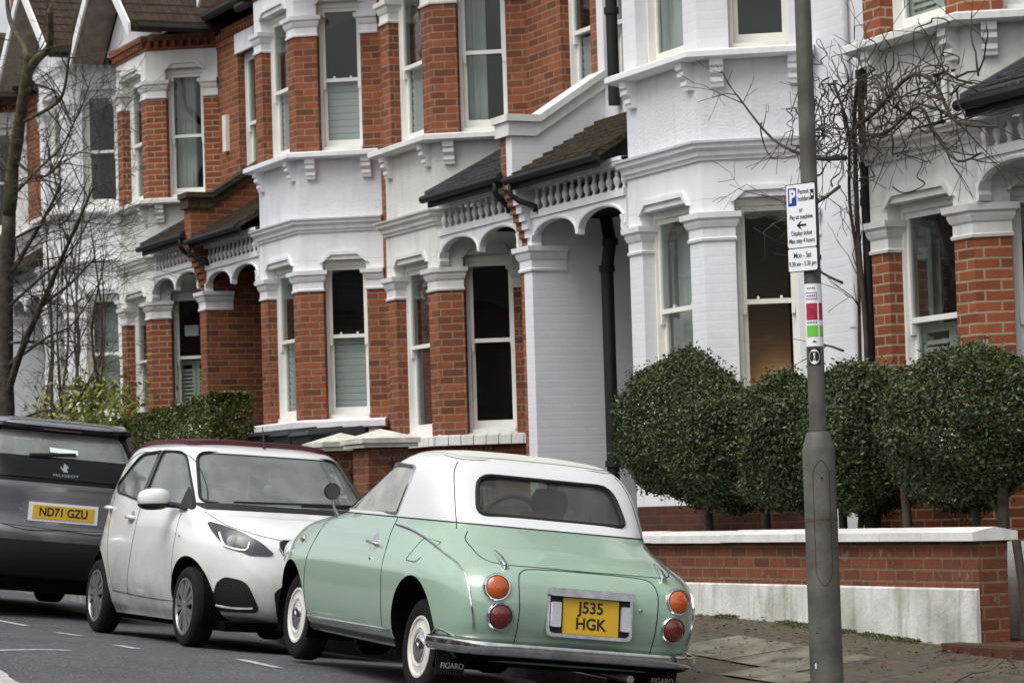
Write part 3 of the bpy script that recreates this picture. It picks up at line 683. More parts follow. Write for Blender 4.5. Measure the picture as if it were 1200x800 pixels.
        b = MB(T); b.extr([(-.17, y, z) for y, z in cp], (.32, 0, 0))
        b.extr([(-.20, y, z) for y, z in [(VB - .235, 3.59), (VB - .235, 3.655), (VB + .10, 3.655), (VM - .003, 4.105), (VM - .003, 4.04), (VB + .11, 3.59)]], (.38, 0, 0)); b.build('parapet_coping', coping, root)
    # main roof and front gable
    b = MB(T); za, ya = 5.95, VM - .22; zr, yr = 8.6, 15.4
    b.extr([(0, ya, za), (0, yr, zr), (0, yr, zr + .1), (0, ya, za + .1)], (4.85, 0, 0)); b.extr([(0, yr, zr), (0, 19, 6.2), (0, 19, 6.3), (0, yr, zr + .1)], (4.85, 0, 0))
    rf = b.build('roof', 'roof_tile', root)
    b = MB(T); y = ya; i = 0
    while y < yr - .05:
        q0 = (y - ya) / (yr - ya); z0 = za + (zr - za) * q0; z1 = z0 + (zr - za) * .16 / (yr - ya)
        b.hexa([(0, y - .01, z0 + .1), (4.85, y - .01, z0 + .1), (4.85, y + .17, z1 + .1), (0, y + .17, z1 + .1), (0, y - .01, z0 + .125), (4.85, y - .01, z0 + .125), (4.85, y + .17, z1 + .108), (0, y + .17, z1 + .108)]); y += .16
    b.build('tile_courses', 'roof_tile', rf)
    b = MB(T); b.tube([(0, ya - .04, za + .03), (1.3, ya - .04, za + .03)], .055, 8); b.build('gutter', 'black_iron', root)
    b = MB(T); b.tube([(4.35, ya - .04, za + .03), (4.85, ya - .04, za + .03)], .055, 8); b.build('gutter', 'black_iron', root)
    cs = 2.845; hw = 1.32; zf = 5.88; zk = 7.02; yf = VB - .42
    b = MB(T); b.extr([(cs - hw + .12, VB + .02, zf - .02), (cs + hw - .12, VB + .02, zf - .02), (cs, VB + .02, zk - .16)], (0, .15, 0)); b.build('gable_wall', 'stucco_white', root)
    b = MB(T)
    for sg in (-1, 1):
        b.add([(cs, yf, zk), (cs + sg * hw * 1.06, yf, zf - .06), (cs + sg * hw * 1.06, 14.2, zf - .06), (cs, 14.2, zk), (cs, yf, zk + .09), (cs + sg * hw * 1.06, yf, zf + .03), (cs + sg * hw * 1.06, 14.2, zf + .03), (cs, 14.2, zk + .09)], [(0, 1, 2, 3), (4, 5, 6, 7), (0, 1, 5, 4), (1, 2, 6, 5), (2, 3, 7, 6), (3, 0, 4, 7)])
    g = b.build('gable_roof', 'roof_tile', root)
    b = MB(T)
    for sg in (-1, 1):
        nn = 9
        for i in range(nn):
            q0, q1 = i / nn, (i + 1) / nn + .03
            x0, x1 = cs + sg * hw * 1.06 * (1 - q0), cs + sg * hw * 1.06 * (1 - min(1, q1)); z0, z1 = zf + .03 + (zk - zf + .06) * q0, zf + .03 + (zk - zf + .06) * min(1, q1)
            b.hexa([(x0, yf + .02, z0 + .0), (x0, 14, z0 + .0), (x1, 14, z1 + .0), (x1, yf + .02, z1), (x0, yf + .02, z0 + .035), (x0, 14, z0 + .035), (x1, 14, z1 + .012), (x1, yf + .02, z1 + .012)])
    b.build('tile_courses', 'roof_tile', g)
    b = MB(T)
    for sg in (-1, 1): b.extr([(cs, yf - .03, zk + .09), (cs + sg * (hw * 1.06 + .03), yf - .03, zf + .02), (cs + sg * (hw * 1.06 + .03), yf - .03, zf - .17), (cs, yf - .03, zk - .10)], (0, .032, 0))
    b.build('bargeboard', 'stucco_white', root)
    b = MB(T)
    for sg in (-1, 1): b.extr([(cs, yf, zk - .01), (cs + sg * hw * 1.04, yf, zf - .07), (cs + sg * hw * 1.04, yf, zf - .09), (cs, yf, zk - .03)], (0, .44, 0))
    b.build('soffit', 'timber_soffit', root)
    for sg in (-1, 1):
        b = MB(T); b.tube([(cs + sg * (hw * 1.08), yf + .1, zf - .03), (cs + sg * (hw * 1.08), VM - .2, zf - .03)], .05, 8); b.build('gutter', 'black_iron', root)
    return root, T

W_ = 'stucco_white'
lowblind = {'in': 'blind low', 'catch': 1}
U = {'A': -34.47, 'B': -34.47, 'C': -24.77, 'D': -24.77, 'E': -15.07, 'Z': -44.17, 'Y': -44.17}
HS = {}
HS['E'] = house('E', -15.07, -1, -.36, 'brick_red', 'roughcast_cream', 'stucco_cream', 'window_paint', 'roof_tile', 'cream and red brick house at the right edge, hung with a bare climber',
    {('g', 'front'): {'in': 'shutter low'}, ('g', 'far'): {'in': 'shutter low'}, ('g', 'near'): {'in': ''}, ('f', 'front'): {'in': 'shutter'}, ('f', 'near'): {'in': 'curtain'}}, 'roof_slate', plinth='brick_red', party=False)
HS['D'] = house('D', -24.77, 1, 0, 'painted_brick', 'roughcast_blue', 'stucco_white', 'window_paint_cream', 'roof_tile', 'fully white painted house with a bay behind the row of clipped trees',
    {('g', 'front'): {'in': 'curtain', 'catch': 1}, ('g', 'far'): {'in': '', 'catch': 1}, ('f', 'front'): {'in': 'curtain'}, ('f', 'far'): {'in': ''}, 'otherside': 'brick_orange'}, 'roof_moss', side='painted_brick', upper='painted_brick', plinth='brick_dark')
HS['C'] = house('C', -24.77, -1, .05, 'brick_orange', 'roughcast_cream', 'stucco_cream', 'window_paint', 'roof_tile', 'brick and cream house with a slate porch roof, behind the green car',
    {('g', 'near'): {'in': ''}, ('g', 'front'): {'in': 'curtain', 'span': (0, .6)}, ('f', 'near'): {'in': 'curtain', 'span': (.5, 1)}, ('f', 'front'): {'in': 'blind low'}, ('f', 'porch'): {'in': 'blind low'}}, 'roof_slate', party=False, sill_blocks=True)
HS['B'] = house('B', -34.47, 1, .36, 'brick_orange', 'roughcast_blue', 'stucco_white', 'window_paint', 'roof_tile', 'brick house with bright white bands and slatted blinds, above the white car',
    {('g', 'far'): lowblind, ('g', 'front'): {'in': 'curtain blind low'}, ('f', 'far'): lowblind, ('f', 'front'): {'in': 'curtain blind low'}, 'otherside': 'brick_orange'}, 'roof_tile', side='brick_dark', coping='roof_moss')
HS['A'] = house('A', -34.47, -1, .46, 'brick_red', 'roughcast_cream', 'stucco_cream', 'window_paint', 'roof_tile', 'orange brick house with a gable and toothed brick cornice, behind the clipped hedge',
    {('g', 'near'): {'in': 'shutter low paper'}, ('g', 'front'): {'in': 'curtain'}, ('f', 'near'): {'in': 'curtain', 'span': (.35, .95)}, ('f', 'front'): {'in': 'curtain'}}, 'roof_tile', party=False, upper='brick_orange')
HS['Z'] = house('Z', -44.17, 1, .75, 'painted_brick', 'stucco_white', 'stucco_white', 'window_paint', 'roof_tile', 'all white gabled house seen through the bare street tree',
    {('g', 'far'): {'in': 'curtain'}, ('g', 'front'): {'in': 'curtain'}, ('f', 'far'): {'in': ''}, 'otherside': 'painted_brick'}, 'roof_tile', side='painted_brick', upper='painted_brick', coping='coping_white')
HS['Y'] = house('Y', -44.17, -1, .95, 'painted_brick_cream', 'stucco_cream', 'stucco_cream', 'window_paint', 'roof_tile', 'farthest house, its gable and chimney at the left edge', {}, 'roof_tile', party=False, upper='brick_orange')
ry, Ty = HS['Y']
b = MB(Ty); b.box(4.1, 4.85, 12.6, 13.6, 6.0, 8.9); ch = b.build('chimney', 'brick_orange', ry)
b = MB(Ty); b.box(4.05, 4.9, 12.55, 13.65, 8.7, 8.85); b.build('chimney_band', 'brick_orange', ch)
for k in range(3):
    b = MB(Ty); b.lathe([(.12, 8.9), (.11, 9.2), (.13, 9.22), (.13, 9.3)], (4.47, 12.8 + k * .3, 0), 12); b.build('chimney_pot', 'brick_orange', ch)
# extras on houses
rD, TD = HS['D']; rE, TE = HS['E']; rB, TB = HS['B']; rA, TA = HS['A']
def pipe(root, pts, r, mat, name='downpipe'):
    b = MB(); b.tube(pts, r, 10); 
    for p in pts[1:-1]: b.tube([(p[0], p[1], p[2] - .03), (p[0], p[1], p[2] + .03)], r * 1.25, 10)
    return b.build(name, mat, root, smooth=True, auto=40)
pipe(rD, [(-24.30, 11.93, 6.0), (-24.30, 11.93, 4.6), (-24.30, 11.93, 3.72)], .055, 'black_iron')
pipe(rD, [(-24.5, 11.9, 2.7), (-24.32, 11.85, 2.45), (-24.3, 11.8, 2.2), (-24.3, 11.8, .4), (-24.3, 11.8, -.7)], .06, 'black_iron')
pipe(rD, [(-20.15, 11.95, 5.9), (-20.15, 11.95, 3.4), (-20.15, 11.95, 1.4), (-20.15, 11.95, -.6)], .035, 'painted_brick')
pipe(rE, [(-19.02, 11.62, 5.9), (-19.02, 11.62, 3.45), (-18.69, 11.22, 3.15), (-18.69, 11.22, 2.2), (-18.69, 11.22, .9), (-18.69, 11.22, -.8)], .036, 'black_iron')
b = MB(TA); b.box(1.20, 1.34, VM - .05, VM, 4.25, 4.72); b.build('alarm_box', 'window_paint_cream', rA)
b = MB(TD)
# small warm lamp seen low in the white house's angled bay window
lampr = empty('table_lamp', TD(1.75, 12.95, .45), 'small lit lamp glowing orange low in the white house bay window', 'lamp')
b = MB(); x, y, z = TD(1.75, 12.95, .45); b.lathe([(.07, 0), (.07, .02), (.02, .04), (.02, .22), (.03, .24)], (x, y, z), 16); b.build('lamp_base', 'chrome', lampr, smooth=True)
b = MB(); b.lathe([(.10, .22), (.06, .36)], (x, y, z), 20); b.build('lamp_shade', 'lamp_glow', lampr, smooth=True)
b = MB(); b.box(x - .2, x + .3, y - .2, y + .25, z - .03, z); 
tag(b.build('side_table', 'door_paint'), 'low dark table under the lit lamp inside the white bay', 'table')
pl = bpy.data.lights.new('lamp_light', 'POINT'); pl.energy = 2.2; pl.color = (1, .5, .2); pl.shadow_soft_size = .04
po = bpy.data.objects.new('lamp_light', pl); COL.objects.link(po); po.location = (x, y, z + .50)
# small white trellis frame standing on the cornice of house E
for (s_, lean) in ((3.38, .0), (2.55, .1), (2.42, -.1)):
    x, y, z = TE(s_, VB - .03, 2.99)
    b = MB(); h = .36; w2 = .12
    b.box(x - w2, x - w2 + .022, y, y + .02, z, z + h); b.box(x + w2 - .022, x + w2, y, y + .02, z, z + h); b.box(x - w2, x + w2, y, y + .02, z + h - .02, z + h); b.box(x - w2, x + w2, y, y + .02, z, z + .02); b.box(x - .01, x + .01, y, y + .02, z, z + h)
    b.build('trellis_frame', 'window_paint', rE)
# ------------------------------------------------------------------ opposite side of the street (seen only as reflections)
def far_house(u0, mat, label):
    r = empty('brick_house', (u0 + 2.4, -16, road_z(u0, -9)), label, 'house', 'houses across the street')
    z0 = road_z(u0, -9) - .3
    b = MB(); b.box(u0, u0 + 4.83, -22, -16, z0, z0 + 6.6); b.build('wall', mat, r)
    b = MB(); b.extr([(u0, -15.7, z0 + 6.6), (u0, -19, z0 + 9.4), (u0, -22.3, z0 + 6.6)], (4.83, 0, 0)); b.build('roof', 'roof_slate', r)
    for (x, z, w_, h) in ((.5, 1.3, 1.3, 1.9), (.5, 4.3, 1.3, 1.7), (3.2, 4.3, 1.0, 1.7)):
        b = MB(); b.box(u0 + x, u0 + x + w_, -15.99, -15.9, z0 + z, z0 + z + h); f_ = b.build('window', 'window_paint', r)
        b = MB(); b.box(u0 + x + .08, u0 + x + w_ - .08, -15.895, -15.88, z0 + z + .08, z0 + z + h - .08); b.build('pane', 'black_gloss', f_)
    b = MB(); b.box(u0 + 3.2, u0 + 4.2, -15.99, -15.93, z0 + .3, z0 + 2.5); b.build('door', 'door_paint', r)
for i, u0 in enumerate(range(-130, 80, 5)):
    far_house(u0, 'brick_orange' if i % 3 else 'painted_brick_cream', ('brick house facing the terrace from across the street' if i % 3 else 'pale rendered house facing the terrace from across the street'))

# ------------------------------------------------------------------ garden walls, gate piers, steps
u0, u1 = -20.9, -15.45
zt = -.275
wr = empty('garden_wall', ((u0 + u1) / 2, 10.1, pave_z((u0 + u1) / 2, 9.97)), 'low brick garden wall with white coping and rendered white plinth behind the lamp post', 'wall')
b = MB(); b.box(u0, u1, 9.985, 10.195, -1.15, zt); b.build('brickwork', 'brick_old', wr)
b = MB()
n = 5; 
for i in range(n):
    a, c = u0 - .03 + (u1 + .07 - u0) * i / n, u0 - .03 + (u1 + .07 - u0) * (i + 1) / n - .004; j = random.uniform(-.003, .003)
    b.extr([(a, 9.925, zt + .001 + j), (a, 9.925, zt + .055 + j), (a, 10.09, zt + .085 + j), (a, 10.255, zt + .055 + j), (a, 10.255, zt + .001 + j)], (c - a, 0, 0))
b.build('coping', 'coping_white', wr)
b = MB(); nn = 30; vs = []
for i in range(nn + 1):
    u = u0 + (u1 - .0 - u0) * i / nn; w_ = random.uniform(-.004, .004)
    ztop = -.565 - .0 * i; zb_ = pave_z(u, 9.97) - .02
    vs += [(u, 9.955 + w_, zb_), (u, 9.965 + w_, ztop - .012), (u, 9.983, ztop), (u, 9.99, ztop), (u, 9.99, zb_)]
fs = [(i * 5 + k, i * 5 + (k + 1) % 5, (i + 1) * 5 + (k + 1) % 5, (i + 1) * 5 + k) for i in range(nn) for k in range(5)] + [(0, 1, 2, 3, 4), tuple(nn * 5 + k for k in range(5))]
b.add(vs, fs); b.build('plinth', 'stucco_plinth', wr)
# step into the next garden
zs = pave_z(-15.0, 9.9)
b = MB(); b.box(-15.62, -13.3, 9.80, 9.94, zs - .1, zs + .055); b.box(-15.47, -13.3, 9.942, 11.2, zs - .1, zs + .05)
tag(b.build('doorstep', 'brick_dark'), 'red brick step at the right end of the garden wall', 'step')
b = MB(); b.box(-15.95, -14.9, 10.45, 10.60, zs - .1, -.29); 
tag(b.build('wall_stub', 'stucco_plinth'), 'short white rendered wall stub beyond the garden wall end', 'wall')
b = MB(); b.tube([(-15.41, 10.24, -.28), (-15.36, 10.24, -.55), (-15.33, 10.24, zs + .04)], .028, 6)
tag(b.build('leaning_pole', 'bark_dark'), 'dark pole leaning behind the right end of the garden wall', 'pole')
def gate_pier(u, lab, V=10.0):
    zt_ = .62; r = empty('gate_pier', (u, V, pave_z(u, V)), lab, 'gate pier', 'gate piers with pyramid caps')
    b = MB(); b.box(u - .2, u + .2, V - .2, V + .2, pave_z(u, V) - .2, zt_); b.build('shaft', 'brick_old', r)
    b = MB(); b.box(u - .27, u + .27, V - .27, V + .27, zt_ + .001, zt_ + .04); b.box(u - .29, u + .29, V - .29, V + .29, zt_ + .041, zt_ + .085)
    b.add([(u - .28, V - .28, zt_ + .086), (u + .28, V - .28, zt_ + .086), (u + .28, V + .28, zt_ + .086), (u - .28, V + .28, zt_ + .086), (u, V, zt_ + .18)], [(0, 1, 2, 3), (0, 1, 4), (1, 2, 4), (2, 3, 4), (3, 0, 4)])
    b.build('pyramid_cap', 'cap_stone', r)
gate_pier(-26.60, 'gate pier with pale pyramid cap just behind the white car windscreen')
gate_pier(-25.55, 'gate pier with pale pyramid cap nearer the green car roof')
def railing(u0, u1, V, z1, lab):
    r = empty('iron_railing', ((u0 + u1) / 2, V, pave_z((u0 + u1) / 2, V)), lab, 'railing')
    b = MB(); b.box(u0, u1, V - .012, V + .012, z1 - .06, z1 - .03); b.box(u0, u1, V - .012, V + .012, z1 - .85, z1 - .82); b.build('rail', 'black_iron', r)
    k = int((u1 - u0) / .11)
    for i in range(k):
        x = u0 + .05 + i * .11; b = MB(); b.tube([(x, V, pave_z(x, V)), (x, V, z1), (x, V, z1 + .04)], [.009, .009, .001], 6); b.build('bar', 'black_iron', r)
railing(-25.32, -22.9, 10.0, .52, 'black iron railing in front of the brick house, seen above the green car roof')
railing(-26.38, -25.77, 10.0, .45, 'black iron gate between the two capped gate piers')
railing(-28.6, -26.82, 10.0, .42, 'black iron railing left of the capped gate piers')
def wheelie_bin(u, V, lab):
    z = pave_z(u, V) + .01; H = 1.42; r = empty('wheelie_bin', (u, V, z), lab, 'bin', 'black bins under the white window sill')
    b = MB(); b.hexa([(u - .22, V - .24, z + .03), (u + .22, V - .24, z + .03), (u + .22, V + .2, z + .03), (u - .22, V + .2, z + .03), (u - .28, V - .3, z + H - .12), (u + .28, V - .3, z + H - .12), (u + .28, V + .3, z + H - .12), (u - .28, V + .3, z + H - .12)]); b.build('body', 'bin_plastic', r)
    b = MB(); b.hexa([(u - .3, V - .34, z + H - .118), (u + .3, V - .34, z + H - .118), (u + .3, V + .32, z + H - .118), (u - .3, V + .32, z + H - .118), (u - .26, V - .3, z + H - .075), (u + .26, V - .3, z + H - .075), (u + .27, V + .3, z + H - .03), (u - .27, V + .3, z + H - .03)]); b.build('lid', 'bin_plastic', r)
    for s_ in (-1, 1):
        b = MB(); b.lathe([(.1, -.03), (.1, .03)], (u + s_ * .2, V + .24, z + .1), 16, 0); b.build('wheel', 'tyre', r)
wheelie_bin(-30.4, 10.75, 'black bin under the left end of the white window sill')
wheelie_bin(-29.6, 10.75, 'black bin under the middle of the white window sill')
wheelie_bin(-28.9, 10.72, 'black bin under the right end of the white window sill, next to a gate pier')
# low brick garden wall in front of house A and B behind the parked cars
for (a, c, zt_, lab) in ((-44.2, -34.9, .35, 'low brick garden wall beneath the bare shrub, far left'), (-33.9, -28.7, .30, 'low brick garden wall between the hedge and the bins')):
    b = MB(); b.box(a, c, 9.99, 10.2, pave_z(a, 10) - .6, zt_); tag(b.build('garden_wall', 'brick_old'), lab, 'wall')

# ------------------------------------------------------------------ foliage
def leaves(pos, nrm, size, rs, flat=.6, ratio=.5):
    """numpy: one pointed quad leaf per position"""
    n = len(pos); d = rs.normal(size=(n, 3)); d /= np.linalg.norm(d, axis=1)[:, None]
    nn_ = nrm * flat + d * (1 - flat) + 1e-6; nn_ /= np.linalg.norm(nn_, axis=1)[:, None]
    a = rs.normal(size=(n, 3)); a[:, 2] += .4; t = np.cross(nn_, a); t /= np.linalg.norm(t, axis=1)[:, None] + 1e-9; b_ = np.cross(nn_, t)
    s_ = size * rs.uniform(.6, 1.3, size=(n, 1)); 
    V = np.stack([pos - t * s_, pos + b_ * s_ * ratio, pos + t * s_, pos - b_ * s_ * ratio], 1).reshape(-1, 3)
    F = np.arange(n * 4).reshape(-1, 4); return V, F
def np_mesh(name, V, F, mat, parent=None):
    off = np.array(ROOTLOC(parent)) if parent else 0
    me = bpy.data.meshes.new(name); V = (V - off).astype(np.float32)
    me.vertices.add(len(V)); me.vertices.foreach_set('co', V.ravel()); k = F.shape[1]
    me.loops.add(F.size); me.loops.foreach_set('vertex_index', F.ravel().astype(np.int32))
    me.polygons.add(len(F)); me.polygons.foreach_set('loop_start', (np.arange(len(F)) * k).astype(np.int32)); me.polygons.foreach_set('loop_total', np.full(len(F), k, np.int32))
    me.update(); me.validate(); me.materials.append(MATS[mat]); o = bpy.data.objects.new(name, me); COL.objects.link(o)
    if parent: o.parent = parent
    return o
def lump(d, seed):
    r = np.random.default_rng(seed); f = np.zeros(len(d))
    for k in range(14):
        v = r.normal(size=3); v /= np.linalg.norm(v); f += np.maximum(0, d @ v) ** 18 * r.uniform(.05, .16) - np.maximum(0, d @ r.normal(size=3)) ** 6 * .0
    for k in range(5):
        v = r.normal(size=3) * 5; f += np.sin(d @ v + r.uniform(0, 6)) * .025
    return f
def crown(c, rad, n, seed, mat, parent, size=.021, name='crown', zflat=None):
    rs = np.random.default_rng(seed); d = rs.normal(size=(n, 3)); d /= np.linalg.norm(d, axis=1)[:, None]
    base = 1 + lump(d, seed) - .08; depth = rs.beta(1.1, 3.2, size=n) * .42
    r = base - depth; tw = rs.random(n) < .035; r[tw] = base[tw] + rs.uniform(0, .10, tw.sum())
    # leaves clump on twigs
    pos = d * r[:, None] * np.array(rad) + np.array(c); pos += rs.normal(size=(n, 3)) * .008
    if zflat is not None: pos[:, 2] = np.where(pos[:, 2] < zflat, zflat + (pos[:, 2] - zflat) * .9, pos[:, 2])
    cl = rs.normal(size=(260, 3)); cl /= np.linalg.norm(cl, axis=1)[:, None]
    ga = (d @ cl.T).max(1); keep = (ga > .985) | (depth > .07) | (rs.random(n) < .55)
    V, F = leaves(pos[keep], d[keep], size, rs, .45)
    return np_mesh(name, V, F, mat, parent)
def hedge_tree(u, V, zc, rad, seed, lab, stems, zflat=None):
    zg = pave_z(u, V) + .01; r = empty('clipped_tree', (u, V, zg), lab, 'tree', 'clipped evergreen trees along the garden wall')
    crown((u, V, zc), rad, 52000, seed, 'leaf_box', r, size=.0155, zflat=zflat)
    for i, (du, dv, lean, rr) in enumerate(stems):
        b = MB(); n = 7; pts = []; rad_ = []
        for k in range(n):
            q = k / (n - 1); pts.append((u + du + lean * q + .012 * math.sin(q * 7 + seed + i), V + dv + .01 * math.cos(q * 5 + i), zg + (zc - .1 - zg) * q)); rad_.append(rr * (1.15 - .4 * q))
        b.tube(pts, rad_, 8); b.build('trunk', 'bark', r, smooth=True)
        for j in range(5):
            b = MB(); q = .62 + .07 * j; p0 = Vector((u + du + lean * q, V + dv, zg + (zc - .1 - zg) * q)); a = random.uniform(0, 6.28)
            b.tube([p0, p0 + Vector((math.cos(a) * .12, math.sin(a) * .12, .1)), p0 + Vector((math.cos(a) * .3, math.sin(a) * .3, .2))], [rr * .45, rr * .3, rr * .12], 5); b.build('limb', 'bark', r, smooth=True)
hedge_tree(-20.36, 10.48, .60, (.76, .50, .59), 11, 'leftmost clipped evergreen tree, a large round crown close to the porch', [(.42, 0, .0, .038)], zflat=.22)
hedge_tree(-19.43, 10.42, .42, (.54, .44, .52), 12, 'smaller clipped evergreen tree, second from the left, its crown lower than its neighbours', [(.52, .0, .0, .036)], zflat=.08)
hedge_tree(-18.47, 10.45, .42, (.52, .44, .54), 13, 'clipped evergreen tree directly left of the lamp post', [(.28, .03, .02, .03)], zflat=.05)
hedge_tree(-17.50, 10.43, .43, (.55, .45, .56), 14, 'clipped evergreen tree directly right of the lamp post, with several thin stems', [(-.28, 0, -.06, .034), (-.20, .05, .05, .024), (-.12, .02, .12, .02), (.55, -.02, -.05, .036)], zflat=.02)
hedge_tree(-16.24, 10.45, .45, (.80, .50, .58), 15, 'rightmost clipped evergreen tree, the widest crown', [(.05, .02, 0, .028), (.36, 0, .02, .042)], zflat=-.0)
# clipped hedge of house A
def box_hedge(u0, u1, v0, v1, zf, n, mat, lab, seed, size=.02):
    rs = np.random.default_rng(seed); r = empty('hedge', ((u0 + u1) / 2, (v0 + v1) / 2, pave_z((u0 + u1) / 2, v0)), lab, 'hedge')
    f = rs.random(n); P = np.zeros((n, 3)); N = np.zeros((n, 3)); u = rs.uniform(u0, u1, n); v = rs.uniform(v0, v1, n); zb = rs.uniform(0, 1, n)
    top = np.array([zf(a) for a in u]) + .02 * np.sin(u * 9) + .015 * np.sin(u * 23 + v * 7); bot = np.array([pave_z(a, 10) for a in u])
    m1 = f < .5; m2 = (f >= .5) & (f < .88); m3 = f >= .88
    P[m1] = np.stack([u, v0 + rs.beta(1, 4, n) * .15 + .02 * np.sin(u * 11 + zb * 9), bot + (top - bot) * zb], 1)[m1]; N[m1] = (0, -1, 0)
    P[m2] = np.stack([u, v, top - rs.beta(1, 4, n) * .12], 1)[m2]; N[m2] = (0, 0, 1)
    P[m3] = np.stack([u1 - rs.beta(1, 4, n) * .12, v, bot + (top - bot) * zb], 1)[m3]; N[m3] = (1, 0, 0)
    V, F = leaves(P, N, size, rs, .4); np_mesh('foliage', V, F, mat, r)
    for x in np.arange(u0 + .3, u1, .5):
        b = MB(); b.tube([(x, (v0 + v1) / 2, pave_z(x, 10)), (x + .03, (v0 + v1) / 2, zf(x) - .15)], .02, 5); b.build('stem', 'bark_dark', r)
box_hedge(-34.3, -30.6, 10.0, 10.5, lambda u: 1.20 + (u + 34.3) * .045, 52000, 'leaf_hedge', 'clipped olive green hedge behind the white car', 21, .024)

# ------------------------------------------------------------------ bare branches
def branch(b, p, d, L, r, depth, wob=.25, up_=.05, split=(2, 3), ends=None, rmin=.0022):
    n = max(3, int(L / .09)); pts = [Vector(p)]; d = Vector(d).normalized(); rad = [r]
    for i in range(n):
        d = (d + Vector((random.gauss(0, wob), random.gauss(0, wob), random.gauss(0, wob) + up_)) * .35).normalized(); pts.append(pts[-1] + d * (L / n)); rad.append(max(rmin, r * (1 - .6 * (i + 1) / n)))
    b.tube(pts, rad, 7 if r > .02 else (5 if r > .008 else 4))
    if depth > 0:
        k = random.randint(*split)
        for j in range(k):
            i = random.randint(max(1, n // 3), n); a = Vector((random.gauss(0, 1), random.gauss(0, 1), random.gauss(0, 1))).normalized()
            nd = (d + a * random.uniform(.5, 1.0)).normalized()
            branch(b, pts[i], nd, L * random.uniform(.5, .8), max(rmin, rad[i] * random.uniform(.5, .75)), depth - 1, wob, up_, split, ends, rmin)
    elif ends is not None: ends.append(pts[-1])
def gridpath(pts, k=4):
    out = []
    P = [Vector(p) for p in pts]
    for i in range(len(P) - 1):
        p0, p1, p2, p3 = P[max(i - 1, 0)], P[i], P[i + 1], P[min(i + 2, len(P) - 1)]
        for j in range(k):
            t_ = j / k; out.append(.5 * ((2 * p1) + (-p0 + p2) * t_ + (2 * p0 - 5 * p1 + 4 * p2 - p3) * t_ * t_ + (-p0 + 3 * p1 - 3 * p2 + p3) * t_ ** 3))
    out.append(P[-1]); return out
random.seed(31)
TV = 8.8
tr = empty('street_tree', (-35.0, TV, pave_z(-35.0, 8.8)), 'bare pollarded street tree with mossy trunk at the left edge', 'tree')
zt0 = pave_z(-35, 8.8) - .05
trunk = [(-35.1, TV, zt0), (-34.95, TV, .5), (-34.85, TV, 1.4), (-34.8, TV, 2.4), (-34.6, TV, 3.3), (-34.35, TV, 4.1), (-33.95, TV, 4.7), (-33.5, TV, 5.3), (-33.42, TV, 5.5)]
b = MB(); pth = gridpath(trunk); kk = int(len(pth) * .55); rads = [.118 - .062 * i / len(pth) + .006 * math.sin(i * 1.7) + .004 * math.sin(i * 4.1) for i in range(len(pth))]; b.tube(pth[:kk + 1], rads[:kk + 1], 14); tk = b.build('trunk', 'bark', tr, smooth=True); b = MB(); b.tube(pth[kk:], rads[kk:], 14); b.build('upper_trunk', 'bark_green', tk, smooth=True)
def limb(pts, r0, r1, name='branch', mat='bark_green', par=tr, twigs=6, tl=.75, tr_=.009, depth=3):
    if par is not tr: depth = 1 if name == 'stem' and mat == 'bark_dark' else 2
    b = MB(); pth = gridpath(pts); rr = [r0 + (r1 - r0) * i / (len(pth) - 1) for i in range(len(pth))]; b.tube(pth, rr, 8)
    for j in range(twigs):
        i = random.randint(len(pth) // 4, len(pth) - 1); dd = (pth[min(i + 1, len(pth) - 1)] - pth[max(0, i - 1)]).normalized()
        nd = (dd + Vector((random.gauss(0, .7), random.gauss(0, .7), random.gauss(.15, .6)))).normalized(); branch(b, pth[i], nd, tl * random.uniform(.6, 1.2), min(tr_, rr[i] * .7), depth, .38, .03, (1, 3))
    b.build(name, mat, par, smooth=True)
limb([(-33.5, TV, 5.3), (-33.2, TV + .05, 5.42), (-32.85, TV + .1, 5.52), (-32.45, TV, 5.85)], .06, .035, twigs=3)
limb([(-33.5, TV, 5.35), (-33.62, TV, 5.6), (-33.9, TV - .1, 6.0), (-34.0, TV - .1, 6.5)], .05, .02, twigs=5)
limb([(-33.9, TV, 4.75), (-33.4, TV + .2, 4.85), (-32.9, TV + .25, 4.95), (-32.4, TV + .2, 5.3), (-32.1, TV + .2, 5.8)], .028, .009, twigs=8)
limb([(-34.78, TV, 2.9), (-34.3, TV + .15, 3.3), (-33.7, TV + .3, 3.75), (-33.2, TV + .3, 4.0)], .035, .010, twigs=13, mat='bark')
limb([(-34.85, TV, 1.5), (-34.4, TV + .1, 2.1), (-33.6, TV + .2, 2.7), (-32.6, TV + .2, 3.2), (-31.9, TV + .3, 3.75)], .05, .012, twigs=20, mat='bark')
limb([(-34.4, TV + .1, 2.1), (-33.9, TV + .2, 2.55), (-33.0, TV + .3, 2.75), (-32.2, TV + .4, 3.0)], .03, .008, twigs=16, mat='bark')
limb([(-34.7, TV, 3.2), (-35.1, TV, 3.6), (-35.6, TV, 4.3)], .04, .012, twigs=7, mat='bark')
limb([(-34.3, TV, 4.2), (-34.7, TV - .2, 4.6), (-35.3, TV - .2, 4.9)], .03, .01, twigs=7, mat='bark')
limb([(-34.2, TV, 4.35), (-33.8, TV + .2, 4.1), (-33.3, TV + .3, 4.2), (-32.7, TV + .3, 4.5)], .022, .006, twigs=16, mat='bark')
